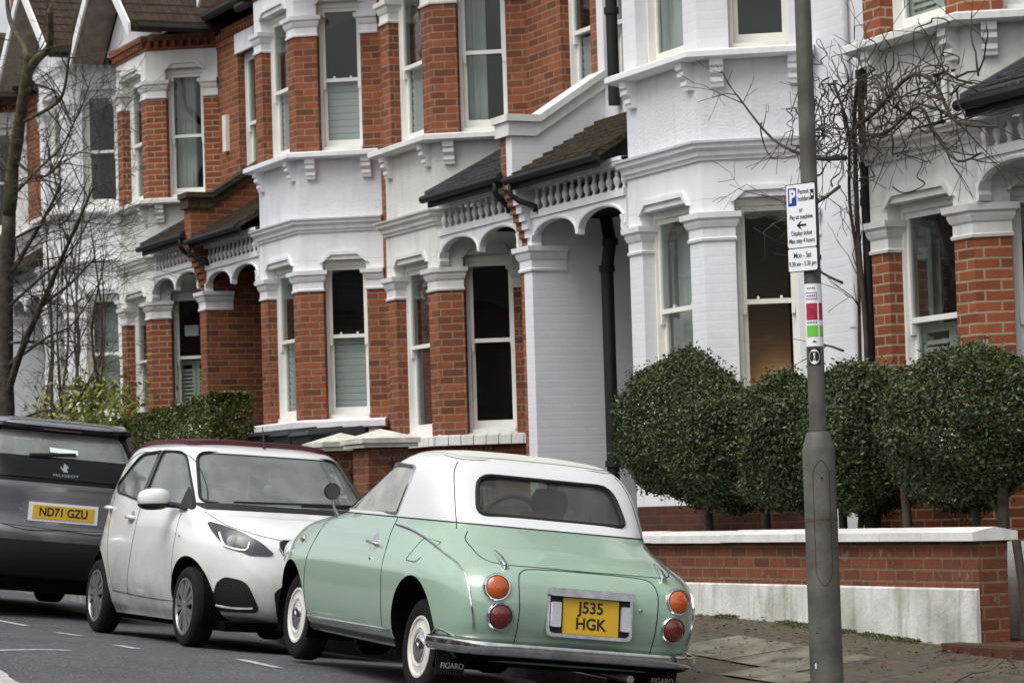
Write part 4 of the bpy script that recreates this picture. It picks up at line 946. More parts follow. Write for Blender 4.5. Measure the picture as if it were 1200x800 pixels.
for (p_, z1_, r0_, r1_) in (((-34.78, 2.6), 3.1, .022, 2.6), ((-34.85, 1.9), 2.3, .022, 2.9), ((-34.6, 3.4), 3.5, .02, 2.2), ((-34.82, 2.2), 1.9, .02, 2.4), ((-34.5, 3.9), 4.4, .018, 2.0), ((-34.9, 1.2), 1.3, .02, 2.6), ((-33.6, 5.2), 4.6, .016, 1.4)):
    limb([(p_[0], TV, p_[1]), (p_[0] + r1_ * .35, TV + .25, p_[1] + (z1_ - p_[1]) * .5 + .1), (p_[0] + r1_ * .7, TV + .3, z1_), (p_[0] + r1_, TV + .4, z1_ + .45)], r0_, .005, twigs=10, mat='bark', tl=.7, tr_=.007)
# multi-stemmed bare shrub in the far garden, with evergreen growth below
random.seed(5)
sh = empty('bare_shrub', (-37.5, 10.35, pave_z(-37.5, 10.2)), 'multi-stemmed bare shrub with thin upright stems beside the street tree', 'shrub')
zg = pave_z(-37.5, 10.2)
for i in range(11):
    x = -38.9 + i * .30 + random.uniform(-.1, .1); ln = random.uniform(-.35, .55); b = MB()
    pts = [(x, 10.35, zg), (x + ln * .3, 10.3, 1.3), (x + ln * .7, 10.3 + random.uniform(-.2, .2), 2.4), (x + ln * 1.3, 10.3, random.uniform(3.2, 4.3))]
    limb(pts, random.uniform(.022, .04), .006, 'stem', 'bark_twig' if i % 2 else 'bark', sh, twigs=9, tl=.6, tr_=.006)
lb = empty('laurel_bush', (-37.2, 10.3, zg), 'leafy bush with yellow-green leaves at the foot of the bare shrub', 'bush')
rs = np.random.default_rng(3); n = 5200; P = np.stack([rs.normal(-36.9, 1.25, n), rs.normal(10.35, .22, n), .45 + np.abs(rs.normal(0, .55, n))], 1)
for k in range(40):
    cpt = np.array([rs.uniform(-38.8, -34.9), 10.3, rs.uniform(.8, 1.75)]); sel = rs.random(n) < .02; P[sel] = cpt + rs.normal(size=(sel.sum(), 3)) * .14
V, F = leaves(P, np.tile([0, -.5, .8], (n, 1)), .05, rs, .3, .38); np_mesh('foliage', V, F, 'leaf_yellow', lb)
# climber on the corner of house E
random.seed(17)
wi = empty('bare_climber', (-18.72, 11.05, pave_z(-18.7, 11.1)), 'leafless climber tangled round the drainpipe and along the cornice of the right-hand house', 'climber')
zg = pave_z(-18.7, 11.1)
limb([(-18.66, 11.15, zg), (-18.68, 11.16, .4), (-18.64, 11.15, 1.2), (-18.68, 11.14, 1.9), (-18.58, 11.08, 2.4), (-18.4, 10.98, 2.8), (-18.25, 10.92, 3.0)], .022, .014, 'stem', 'bark_dark', wi, 8, .4, .006)
limb([(-18.72, 11.14, -.6), (-18.74, 11.15, 1.0), (-18.70, 11.14, 1.7), (-18.72, 11.10, 2.2), (-18.5, 10.98, 2.7), (-18.55, 10.9, 3.05)], .014, .010, 'stem', 'bark_dark', wi, 8, .4, .006)
limb([(-18.4, 10.97, 2.7), (-18.0, 10.93, 2.78), (-17.5, 10.9, 2.95), (-17.15, 10.88, 2.85), (-16.9, 10.88, 2.55), (-16.4, 10.88, 2.45)], .018, .008, 'stem', 'bark_dark', wi, 12, .45, .006)
limb([(-18.3, 10.97, 2.65), (-17.9, 10.93, 2.6), (-17.4, 10.9, 2.72), (-17.2, 10.9, 2.5), (-16.9, 10.88, 2.28), (-16.6, 10.88, 2.3)], .015, .007, 'stem', 'bark_dark', wi, 12, .4, .006)
limb([(-18.5, 10.95, 2.5), (-18.9, 10.9, 2.55), (-19.4, 10.85, 2.75), (-19.85, 10.8, 3.15)], .02, .006, 'stem', 'bark_dark', wi, 9, .35, .005)
limb([(-18.6, 10.95, 2.3), (-19.0, 10.9, 2.2), (-19.6, 10.85, 2.35)], .014, .005, 'stem', 'bark_twig', wi, 8, .35, .004)
limb([(-18.7, 11.0, 1.6), (-19.0, 10.95, 1.75), (-19.15, 10.9, 2.1), (-19.4, 10.9, 2.3)], .012, .004, 'stem', 'bark_dark', wi, 4, .3, .004)
limb([(-18.72, 11.0, 1.1), (-18.95, 10.95, 1.15), (-19.1, 10.9, 1.0)], .010, .004, 'stem', 'bark_dark', wi, 5, .25, .004)
for i in range(74):     # looping tangle around the corner
    c0 = Vector(((random.gauss(-18.45, .32) if i < 50 else random.uniform(-18.2, -16.9)), random.uniform(10.78, 11.0), random.gauss(2.76, .20 if i < 56 else .12))); b = MB(); a = random.uniform(0, 6.28); r_ = random.uniform(.08, .26); pts = []
    for k in range(9):
        a += random.uniform(.2, .75); pts.append(c0 + Vector((math.cos(a) * r_, random.uniform(-.05, .05), math.sin(a) * r_ * .9))); r_ *= random.uniform(.85, 1.15)
    pth = gridpath(pts, 3); b.tube(pth, [.0058 * (1 - .6 * k / len(pth)) * random.uniform(.8, 1.3) for k in range(len(pth))], 5)
    branch(b, pts[-1], (random.gauss(0, 1), random.gauss(0, .3), random.gauss(0, 1)), .35, .004, 1)
    b.build('tendril', 'bark_dark', wi, smooth=True)
for i in range(16):
    c0 = Vector((random.uniform(-18.1, -16.6), 10.88, random.gauss(2.75, .12))); b = MB(); branch(b, c0, (random.gauss(.3, 1), random.gauss(0, .2), random.gauss(0, .7)), .6, .009, 1, .8); b.build('tendril', 'bark_dark', wi, smooth=True)

random.seed(9)
b = MB(); tz = pave_z(-14.0, 8.95) + .02; branch(b, (-14.05, 8.85, tz), (-.3, .9, .12), .35, .006, 2, .5, -.02)
tag(b.build('fallen_twig', 'bark_dark', smooth=True), 'small dark fallen twig lying on the pavement right of the lamp post', 'twig')
# ------------------------------------------------------------------ lamp post with parking sign
px, py = -14.42, 8.29; zg = pave_z(px, py)
lp = empty('lamp_post', (px, py, zg), 'tall grey lamp post on the pavement with a parking sign and stickers', 'lamp post')
b = MB(); b.lathe([(.093, zg), (.092, .28), (.088, .31), (.070, .375), (.064, .388), (.049, .393)], (px, py, 0), 40); b.build('base_column', 'post_paint', lp, smooth=True, auto=30)
b = MB(); b.lathe([(.049, .395), (.046, 3.0), (.043, 4.4)], (px, py, 0), 32); b.tube([(px, py, 4.4), (px, py - .1, 4.75), (px, py - .5, 5.0), (px, py - 1.0, 5.05)], [.043, .04, .035, .03], 12); b.build('shaft', 'post_paint', lp, smooth=True, auto=30)
b = MB(); b.box(px - .12, px + .12, py - 1.5, py - .95, 4.98, 5.1); b.build('lantern', 'grey_pipe', lp)
cd = Vector((-px, -py, 0)).normalized()                        # door and stickers face the carriageway corner
face_a = math.atan2(cd.y, cd.x)
b = MB(); pts = []
for k in range(41):   # outline of the hatch
    q = k / 40 * 4; da = .52
    if q < 1: a_, z_ = -da + 2 * da * q, .16 + .07 * math.sin(PI * q)
    elif q < 2: a_, z_ = da, .16 - .56 * (q - 1)
    elif q < 3: a_, z_ = da - 2 * da * (q - 2), -.40 - .07 * math.sin(PI * (q - 2))
    else: a_, z_ = -da, -.40 + .56 * (q - 3)
    a_ += face_a + .1; pts.append((px + .0925 * math.cos(a_), py + .0925 * math.sin(a_), z_))
b.tube(pts, .0018, 4); hd = b.build('hatch', 'seal_line', lp)
a_ = face_a + .1; b = MB(); b.lathe([(.007, -.002), (.007, .004)], (px + .092 * math.cos(a_), py + .092 * math.sin(a_), .13), 10, 1); b.build('lock', 'black_iron', hd)
def band(z0, z1, a0, a1, r, mat, name='sticker', par=lp, seg=12):
    vs = []; 
    for i in range(seg + 1):
        a = face_a + a0 + (a1 - a0) * i / seg
        for rr in (r, r + .0006):
            for z_ in (z0, z1): vs.append((px + rr * math.cos(a), py + rr * math.sin(a), z_))
    fs = [(4 * i, 4 * i + 4, 4 * i + 5, 4 * i + 1) for i in range(seg)] + [(4 * i + 2, 4 * i + 6, 4 * i + 7, 4 * i + 3) for i in range(seg)] + [(4 * i + 1, 4 * i + 5, 4 * i + 7, 4 * i + 3) for i in range(seg)] + [(4 * i, 4 * i + 4, 4 * i + 6, 4 * i + 2) for i in range(seg)] + [(0, 1, 3, 2), (4 * seg, 4 * seg + 1, 4 * seg + 3, 4 * seg + 2)]
    b = MB(); b.add(vs, fs); return b.build(name, mat, par)
band(-.115, -.095, -1.5, 1.5, .0926, 'rust', 'rust_ring', lp, 20)
for (za, aa, dz_, da_) in ((-.735, -.6, .006, .2), (-.93, -.72, .028, .09), (-.62, .2, .006, .03), (-.83, .1, .006, .03), (-.88, -.1, .007, .03)):
    band(za, za + dz_, aa, aa + da_, .0932, 'sign_white' if dz_ > .007 else 'black_iron', 'scuff', lp, 3)
R_ = .0492
st = band(.872, 1.225, -1.35, 1.35, R_, 'sign_white')
band(1.02, 1.115, -.95, .42, R_ + .0008, 'sticker_red', 'red_patch', st); band(1.02, 1.115, .62, 1.3, R_ + .0008, 'sticker_red', 'red_patch', st)
band(.925, .99, -.95, .42, R_ + .0008, 'sticker_green', 'green_patch', st); band(.925, .99, .62, 1.3, R_ + .0008, 'sticker_green', 'green_patch', st)
band(1.135, 1.14, -.9, .4, R_ + .0008, 'sticker_red', 'line', st); band(1.172, 1.176, -.9, .4, R_ + .0008, 'sticker_red', 'line', st); band(1.135, 1.176, -.95, -.9, R_ + .0008, 'sign_blue', 'line', st); band(1.135, 1.176, .36, .42, R_ + .0008, 'sign_blue', 'line', st)
for k in range(7): band(1.0, 1.012, -.85 + k * .18, -.85 + k * .18 + .09, R_ + .0008, 'sign_black', 'small_print', st, 2)
for k in range(5): band(1.195, 1.203, -.7 + k * .2, -.7 + k * .2 + .12, R_ + .0008, 'sign_black', 'small_print', st, 2)
for k in range(5): band(1.150 , 1.162, -.7 + k * .2, -.7 + k * .2 + .11, R_ + .0008, 'sign_blue', 'small_print', st, 2)
band(.893, .899, -.25, .2, R_ + .0008, 'sign_blue', 'mark', st, 3); band(.899, .904, -.12, .08, R_ + .0008, 'sign_blue', 'mark', st, 2)
sb = band(.765, .862, -.85, .62, R_, 'sign_black')
b = MB(); vs = []
for k in range(25):
    t_ = 2 * PI * k / 24; rr = 1 if k < 24 else 0; a = face_a - .12 + .62 * math.cos(t_) * rr; vs.append((px + (R_ + .001) * math.cos(a), py + (R_ + .001) * math.sin(a), .813 + .042 * math.sin(t_) * rr))
b.add(vs, [(k, (k + 1) % 24, 24) for k in range(24)]); b.build('white_disc', 'sign_white', sb, fix=False)
band(.835, .842, -.5, .2, R_ + .0018, 'sign_black', 'scribble', sb, 4); band(.795, .802, -.4, .25, R_ + .0018, 'sign_black', 'scribble', sb, 4); band(.80, .838, -.5, -.38, R_ + .0018, 'sign_black', 'scribble', sb, 2); band(.80, .825, -.05, .05, R_ + .0018, 'sticker_red', 'scribble', sb, 2)
# the sign plate
sz_c = 1.545; sw, shh = .215, .50
sgo = empty('parking_sign', (px - .0, py - .095, sz_c), 'white parking sign with blue P clamped to the lamp post', 'sign')
ang = math.atan2(.371, .928)            # the plate hangs almost parallel to the kerb
dx_ = Vector((math.cos(ang), math.sin(ang), 0)); nrm = Vector((dx_.y, -dx_.x, 0))
ctr = Vector((px, py, 0)) + nrm * .062 + dx_ * (-.015)
rz = Matrix.Rotation(math.radians(0), 4, 'X')
MW = Matrix((dx_, Vector((0, 0, 1)), nrm)).transposed().to_4x4(); MW.translation = Vector((ctr.x, ctr.y, sz_c)) - Vector(sgo.location)
def SP(x, y, z=0): return MW @ Vector((x, y, z))
def plate_(x0, x1, y0, y1, z0, z1, name, mat, par, r=.012):
    pts = []
    for cx, cy, a0 in ((x1 - r, y1 - r, 0), (x0 + r, y1 - r, 90), (x0 + r, y0 + r, 180), (x1 - r, y0 + r, 270)):
        for k in range(5): a = math.radians(a0 + k * 22.5); pts.append((cx + r * math.cos(a), cy + r * math.sin(a)))
    b = MB(); n = len(pts); vs = [tuple(SP(x, y, z0)) for x, y in pts] + [tuple(SP(x, y, z1)) for x, y in pts]
    b.add(vs, [tuple(range(n)), tuple(range(n, 2 * n))] + [(i, (i + 1) % n, n + (i + 1) % n, n + i) for i in range(n)]); return b.build(name, mat, par, local=True)
w2, h2 = sw / 2, shh / 2
plate_(-w2, w2, -h2, h2, -.006, 0, 'backing', 'sign_black', sgo)
spl = -h2 + .135
plate_(-w2 + .005, w2 - .005, spl + .003, h2 - .005, 0, .001, 'face', 'sign_white', sgo); plate_(-w2 + .005, w2 - .005, -h2 + .005, spl - .003, 0, .001, 'face', 'sign_white', sgo)
plate_(-.09, -.03, h2 - .125, h2 - .022, .001, .0016, 'blue_panel', 'sign_blue', sgo, .004)
def stx(s, x, y, size, mat='sign_black', bold=.0004, sx=.74, name='lettering'):
    M_ = MW.copy(); M_.translation = SP(x, y, .0022); text_mesh(name, s, size, mat, sgo, M_, bold, .0004, sx)
stx('P', -.060, h2 - .073, .10, 'sign_white', .004, .85)
stx('Permit', .02, h2 - .048, .040); stx('holders', .024, h2 - .088, .040); stx('or', .0, h2 - .150, .038); stx('Pay at machine', 0, h2 - .190, .037)
stx('Display ticket', 0, h2 - .282, .037); stx('Max stay 4 hours', 0, h2 - .325, .036)
stx('Mon - Sat', 0, -h2 + .093, .044); stx('9.30 am - 5.30 pm', 0, -h2 + .045, .036)
ah = h2 - .237
b = MB(); ar = [(-.035, 0), (-.008, .022), (.004, .022), (-.014, .006), (.035, .006), (.035, -.006), (-.014, -.006), (.004, -.022), (-.008, -.022)]
b.add([tuple(SP(x, y + ah, .0015)) for x, y in ar] + [tuple(SP(x, y + ah, .002)) for x, y in ar], [tuple(range(9)), tuple(range(9, 18))] + [(i, (i + 1) % 9, 9 + (i + 1) % 9, 9 + i) for i in range(9)]); b.build('arrow', 'sign_black', sgo, local=True)
plate_(.068, .096, h2 - .098, h2 - .040, .001, .0016, 'symbol', 'sign_black', sgo, .002)
plate_(.076, .089, h2 - .076, h2 - .062, .0016, .002, 'symbol', 'sign_white', sgo, .002)
plate_(.066, .072, h2 - .088, h2 - .078, .0016, .002, 'symbol', 'sign_white', sgo, .002); plate_(.066, .072, h2 - .060, h2 - .050, .0016, .002, 'symbol', 'sign_white', sgo, .002)
for z_ in (sz_c + .15, sz_c - .17):
    b = MB(); b.lathe([(.0505, z_ - .012), (.0545, z_ - .012), (.0545, z_ + .012), (.0505, z_ + .012)], (px, py, 0), 24, cap=False); b.build('clamp', 'post_paint', sgo)
# ------------------------------------------------------------------ cars
def frame_mat(o, f, tilt):
    f = Vector(f).normalized(); l = Vector((0, 0, 1)).cross(f).normalized(); l = (l + Vector((0, 0, tilt))); l = (l - f * l.dot(f)).normalized(); u = f.cross(l)
    M_ = Matrix((f, l, u)).transposed().to_4x4(); M_.translation = Vector(o); return M_
def crom(L, k):
    P = [np.array(p, float) for p in L]; out = []
    for i in range(len(P) - 1):
        p0, p1, p2, p3 = P[max(i - 1, 0)], P[i], P[i + 1], P[min(i + 2, len(P) - 1)]
        for j in range(k):
            t_ = j / k; q = .5 * ((2 * p1) + (-p0 + p2) * t_ + (2 * p0 - 5 * p1 + 4 * p2 - p3) * t_ * t_ + (-p0 + 3 * p1 - 3 * p2 + p3) * t_ ** 3)
            q[0] = p1[0] + (p2[0] - p1[0]) * t_; out.append(q)
    out.append(P[-1]); return out
def plan(lv, ts):
    z, xr, xf, W, nr_, nf = lv; xm = (xr + xf) / 2; out = []
    for t_ in ts:
        c, s = math.cos(t_), math.sin(t_); n_ = nr_ if c < 0 else nf; e = xr if c < 0 else xf
        out.append((xm + (e - xm) * abs(c) ** (2 / n_), W * math.copysign(abs(s) ** (2 / n_), s), z))
    return out
def even_ts(lv, N):
    tt = np.linspace(0, 2 * PI, 6001); P = np.array(plan(lv, tt))[:, :2]; d = np.r_[0, np.cumsum(np.hypot(*np.diff(P, axis=0).T))]
    return np.interp(np.linspace(0, d[-1], N, endpoint=False), d, tt)
def hull(levels, N=168, k=4, mod=None):
    L = crom(levels, k); ts = even_ts(levels[len(levels) // 3], N); rings = []
    for lv in L:
        r = plan(lv, ts); rings.append([mod(*p) for p in r] if mod else r)
    return rings
def rings_mesh(rings, bottom=True, top=True):
    N = len(rings[0]); V = [p for r in rings for p in r]; F = [(i * N + j, i * N + (j + 1) % N, (i + 1) * N + (j + 1) % N, (i + 1) * N + j) for i in range(len(rings) - 1) for j in range(N)]
    if bottom: F.append(tuple(range(N))[::-1])
    if top: F.append(tuple((len(rings) - 1) * N + j for j in range(N)))
    return V, F
def to_eval(o):
    dg = bpy.context.evaluated_depsgraph_get(); dg.update(); me = bpy.data.meshes.new_from_object(o.evaluated_get(dg)); o.modifiers.clear(); old = o.data; o.data = me; bpy.data.meshes.remove(old)
def boolean(o, cutters):
    for c in cutters:
        md = o.modifiers.new('b', 'BOOLEAN'); md.operation = 'DIFFERENCE'; md.solver = 'EXACT'; md.object = c
    to_eval(o)
    for c in cutters: bpy.data.objects.remove(c)
def round_poly(pts, r, n=4):
    out = []; k = len(pts)
    for i in range(k):
        p = Vector(pts[i][:2]); a = Vector(pts[i - 1][:2]); b = Vector(pts[(i + 1) % k][:2]); rr = pts[i][2] if len(pts[i]) > 2 else r
        da = (a - p); db = (b - p); la, lb = da.length, db.length; rr = min(rr, la * .45, lb * .45); p0 = p + da / la * rr; p1 = p + db / lb * rr
        for j in range(n + 1): t_ = j / n; q = p0.lerp(p, t_).lerp(p.lerp(p1, t_), t_); out.append((q.x, q.y))
    return out
def AX(axis, u, v, w_): return (w_, u, v) if axis == 'x' else ((u, w_, v) if axis == 'y' else (u, v, w_))   # u,v in plane
def prism_obj(poly, axis, w0, w1):
    b = MB(); n = len(poly); b.add([AX(axis, u, v, w0) for u, v in poly] + [AX(axis, u, v, w1) for u, v in poly], [tuple(range(n)), tuple(range(n, 2 * n))] + [(i, (i + 1) % n, n + (i + 1) % n, n + i) for i in range(n)])
    return b.build('cutter', 'trim_black', uv=False)
class Car:
    def __init__(s, name, M_, label, cat, group=None):
        s.root = bpy.data.objects.new(name, None); COL.objects.link(s.root); s.root.matrix_world = M_; tag(s.root, label, cat, group)
    def part(s, name, V, F, mat, par=None, smooth=True, auto=40, fix=True): return link_mesh(name, V, F, mat, par or s.root, smooth, True, fix, False, auto)
    def setbvh(s, V, F): s.bvh = BVHTree.FromPolygons([Vector(v) for v in V], F)
    def cast(s, axis, side, u, v, far=5.0):
        o = Vector(AX(axis, u, v, side * far)); d = Vector(AX(axis, 0, 0, -side)); h = s.bvh.ray_cast(o, d)
        if h[0] is None:
            h = s.bvh.find_nearest(Vector(AX(axis, u, v, side * .7)))
            return h[0], (h[1] if h[1].dot(-d) > 0 else -h[1])
        n = h[1]; return h[0], (n if n.dot(d) < 0 else -n)
    def drape(s, name, poly, axis, side, mat, off=.003, th=.004, step=.04, par=None, smooth=True, depth=None, dish=0):
        """a sheet with the given outline laid on the body, seen along axis from side"""
        bm = bmesh.new(); vs = [bm.verts.new((u, v, 0)) for u, v in poly]; bm.faces.new(vs)
        us = [p[0] for p in poly]; ws = [p[1] for p in poly]
        for k, (a, b_) in enumerate(((min(us), max(us)), (min(ws), max(ws)))):
            x = a + step * .5
            while x < b_:
                co = (x, 0, 0) if k == 0 else (0, x, 0); no = (1, 0, 0) if k == 0 else (0, 1, 0)
                bmesh.ops.bisect_plane(bm, geom=bm.verts[:] + bm.edges[:] + bm.faces[:], plane_co=co, plane_no=no, dist=1e-5); x += step
        bmesh.ops.triangulate(bm, faces=[f for f in bm.faces if len(f.verts) > 4])
        bm.verts.index_update(); n = len(bm.verts); top = []; bot = []
        for v in bm.verts:
            h, nn = s.cast(axis, side, v.co.x, v.co.y); top.append(tuple(h + nn * (off + th))); bot.append(tuple(h + nn * off))
        F = [tuple(v.index for v in f.verts) for f in bm.faces]; B = [tuple(reversed([i + n for i in f])) for f in F]
        E = [tuple(v.index for v in e.verts) for e in bm.edges if e.is_boundary]; bm.free()
        Fs = F + B + [(a, b_, b_ + n, a + n) for a, b_ in E]
        return s.part(name, top + bot, Fs, mat, par, smooth, 35)
    def line(s, name, pts, mat, r=.003, par=None, off=.0, closed=False, sides=5, flat=None, smooth_=3, nearest=False):
        """pts: list of (axis, side, u, v) or 3D guesses"""
        P3 = []
        for p in pts:
            if len(p) == 4: h, n = s.cast(*p)
            else: h, n, _, _ = s.bvh.find_nearest(Vector(p))
            P3.append(h)
        if closed: P3 = P3 + [P3[0]]
        path = gridpath(P3, smooth_) if smooth_ else P3; out = []
        for p in path:
            h, n, _, _ = s.bvh.find_nearest(p); c = Vector((0, 0, .7)); n = n if n.dot(h - c) > 0 else -n; out.append(h + n * off)
        b = MB(); b.tube(out, r, sides, flat); return s.part(name, b.v, b.f, mat, par)
    def wheel(s, x, y, r, wd, kind, side, drop=0):
        yo = side * wd / 2
        z = r - .006 - drop
        b = MB(); ri = r * (.62 if kind == 'disc' else .70)
        prof = [(ri, -wd / 2 + .01), (ri + .02, -wd / 2), (r - .03, -wd / 2), (r - .008, -wd / 2 + .015), (r, -wd / 2 + .035), (r, wd / 2 - .035), (r - .008, wd / 2 - .015), (r - .03, wd / 2), (ri + .02, wd / 2), (ri, wd / 2 - .01)]
        base = MB(); base.lathe([(.02, side * wd * .1), (ri + .004, side * wd * .1), (ri + .004, side * wd * .1 + side * .02), (.02, side * wd * .1 + side * .02)], (x, y, z), 40, 1); wo = s.part('wheel', base.v, base.f, 'under_black')
        b.lathe(prof, (x, y, z), 64, 1, cap=False); ty = s.part('tyre', b.v, b.f, 'tyre', wo)
        if kind == 'disc':
            b = MB(); b.lathe([(ri + .006, yo * .82), (ri + .002, yo * .98), (ri - .012, yo * .98), (ri - .02, yo * .86), (ri - .035, yo * .84), (.11, yo * .97), (.10, yo * .86), (.07, yo * .84)], (x, y, z), 48, 1); s.part('rim', b.v, b.f, 'wheel_cream', wo)
            b = MB(); b.lathe([(.088, yo * .84), (.088, yo * .97), (.08, yo * 1.06), (.05, yo * 1.12), (.03, yo * 1.15), (.028, yo * 1.2), (.002, yo * 1.22)], (x, y, z), 32, 1); s.part('hubcap', b.v, b.f, 'chrome', wo)
        else:
            b = MB(); b.lathe([(ri + .006, yo * .8), (ri + .004, yo * .98), (ri - .012, yo * .98), (ri - .018, yo * .8)], (x, y, z), 48, 1, cap=False); s.part('rim', b.v, b.f, 'silver', wo)
            nS = 7
            b = MB(); b.lathe([(.055, yo * .7), (.052, yo * .94), (.04, yo * 1.0), (.002, yo * 1.0)], (x, y, z), 24, 1); s.part('hubcap', b.v, b.f, 'silver', wo)
            for k in range(nS):
                for sg in (-1, 1):
                    a0 = 2 * PI * k / nS + sg * .14; b = MB(); pts = []
                    q = [(.045, -.045 * sg), (.045, .25 * sg), (ri - .005, .26 * sg), (ri - .005, .015 * sg)]
                    prf = [(rr, aa + a0) for rr, aa in q]
                    vs = [(x + rr * math.cos(a), y + yo * (.99 if i_ < 2 else .9), z + rr * math.sin(a)) for i_, (rr, a) in enumerate(prf)] + [(x + rr * math.cos(a), y + yo * .75, z + rr * math.sin(a)) for rr, a in prf]
                    b.hexa(vs[:4] + vs[4:]); s.part('spoke', b.v, b.f, 'silver', wo, smooth=False)
        return wo
    def arch_liner(s, x, yo, yi, r, z):
        b = MB(); vs = []; n = 24
        for k in range(n + 1):
            a = PI * k / n * 1.3 - .15 * PI
            for y in (yo, yi): vs.append((x + r * math.cos(a), y, z + r * math.sin(a)))
        vs.append((x, yi, z)); c = len(vs) - 1
        fs = [(2 * i, 2 * i + 2, 2 * i + 3, 2 * i + 1) for i in range(n)] + [(2 * i + 1, 2 * i + 3, c) for i in range(n)]
        s.part('wheel_arch', vs, fs, 'under_black', fix=False)

def body_object(car, levels, split, arches, mats, N=168, mod=None, top_cap_mat='under_black', split_line=None):
    R_ = hull(levels, N, 4, mod); V, F = rings_mesh(R_, True, True); car.setbvh(V, F)
    i = min(range(len(R_)), key=lambda k: abs(R_[k][0][2] - split))
    V1, F1 = rings_mesh(R_[:i + 1]); o = car.part('body', V1, F1, [mats[0], top_cap_mat, 'under_black']); o.data.polygons[len(F1) - 1].material_index = 1; o.data.polygons[len(F1) - 2].material_index = 2
    cut = []
    for (x, z, r, y0, y1) in arches:
        for sg in (-1, 1):
            b = MB(); b.lathe([(r, sg * y0), (r, sg * y1)], (x, 0, z), 48, 1); c = b.build('cutter', 'under_black', uv=False); cut.append(c)
    old = o.parent; mw = o.matrix_world.copy(); o.parent = None; o.matrix_world = Matrix(); boolean(o, cut); o.parent = old; o.matrix_parent_inverse = Matrix(); o.matrix_basis = Matrix()
    try: o.data.set_sharp_from_angle(angle=math.radians(38))
    except Exception: pass
    for (x, z, r, y0, y1) in arches:
        for sg in (-1, 1): car.arch_liner(x, sg * (levels[2][3] - .045), sg * y0, r - .004, z)
    V2, F2 = rings_mesh(R_[i:], False, True)
    return o, V2, F2, R_
def greenhouse(car, name, V2, F2, mat, cuts, th=.022):
    o = car.part(name, V2, F2, mat, auto=50)
    o.parent = None; o.matrix_world = Matrix()
    md = o.modifiers.new('s', 'SOLIDIFY'); md.thickness = th; md.offset = -1; to_eval(o)
    boolean(o, [prism_obj(*c) for c in cuts]); o.parent = car.root; o.matrix_parent_inverse = Matrix(); o.matrix_basis = Matrix()
    try: o.data.set_sharp_from_angle(angle=math.radians(38))
    except Exception: pass
    return o
def mirror_u(poly): return [(-u, v) for u, v in poly]
def loop_line(car, name, poly, axis, side, mat, r, off=.002, par=None, flat=None):
    P3 = [car.cast(axis, side, u, v) for u, v in poly]; P3 = P3 + [P3[0], P3[1]]
    b = MB(); b.tube([h + n * off for h, n in P3], r, 6, flat); return car.part(name, b.v, b.f, mat, par)
def seat(car, x, y, w_, zt, mat, head=True):
    b = MB(); 
    pts = [(-.05, .3), (.05, .3), (.0, .9), (-.06, zt), (-.14, zt), (-.14, .8)]
    for a0, a1 in ((y - w_ / 2, y + w_ / 2),): b.add([(x + px_, a0, z_) for px_, z_ in pts] + [(x + px_, a1, z_) for px_, z_ in pts], [tuple(range(6)), tuple(range(6, 12))] + [(i, (i + 1) % 6, 6 + (i + 1) % 6, 6 + i) for i in range(6)])
    o = car.part('seat', b.v, b.f, mat)
    if head:
        b = MB(); b.lathe([(.02, 0), (.075, .01), (.09, .06), (.09, .12), (.07, .17), (.02, .18)], (x - .1, y, zt + .02), 14); hv = [(x - .1 + (vx - (x - .1)) * .55, y + (vy - y) * 1.35, vz) for vx, vy, vz in b.v]; car.part('headrest', hv, b.f, mat, o)
def steering(car, x, y, z, mat='trim_black', tilt=.5):
    b = MB(); P_ = []
    for k in range(29):
        a = 2 * PI * k / 28; P_.append((x - .18 * math.sin(a) * math.sin(tilt) * 1, y + .18 * math.cos(a), z + .18 * math.sin(a) * math.cos(tilt)))
    b.tube(P_, .014, 6); o = car.part('steering_wheel', b.v, b.f, mat)
def circle(c, r, n=28, sx=1): return [(c[0] + r * sx * math.cos(2 * PI * k / n), c[1] + r * math.sin(2 * PI * k / n)) for k in range(n)]
def plate_text(car, s, ctr, ux, uz, size, par, sx=.8, bold=.003, mat='plate_text'):
    nrm_ = ux.cross(uz); M_ = Matrix((ux, uz, nrm_)).transposed().to_4x4(); M_.translation = ctr
    return text_mesh('lettering', s, size, mat, par, M_, bold, .0006, sx)

# ---- pale green retro coupe, seen from behind
G = Car('green_car', frame_mat((-16.94, 7.125, -1.03), (-.9986, .032, .041), .115), 'pale green retro coupe with cream roof parked at the kerb, seen from behind', 'car', 'cars parked along the kerb')
LV = [(.20, -1.70, 1.66, .725, 6, 5), (.28, -1.80, 1.78, .775, 8, 5), (.40, -1.86, 1.84, .800, 8, 5), (.53, -1.875, 1.86, .810, 7.6, 4.8), (.65, -1.85, 1.85, .808, 7, 4.6), (.73, -1.79, 1.81, .790, 6, 4.4),
      (.79, -1.70, 1.75, .770, 5, 4.2), (.84, -1.60, 1.66, .755, 4.6, 4), (.88, -1.51, 1.52, .740, 4.4, 3.8), (.92, -1.42, 1.25, .722, 4.4, 3.8), (.96, -1.33, .88, .705, 4.8, 4.0),
      (1.02, -1.255, .66, .695, 5.4, 4.4), (1.10, -1.185, .47, .682, 5.6, 4.6), (1.18, -1.12, .28, .664, 5.6, 4.6), (1.25, -1.06, .13, .638, 5.2, 4.6), (1.30, -1.01, .02, .606, 4.8, 4.4), (1.345, -.94, -.07, .558, 4.2, 4), (1.375, -.83, -.16, .47, 3.6, 3.6), (1.394, -.66, -.28, .30, 3, 3), (1.40, -.52, -.40, .10, 2, 2)]
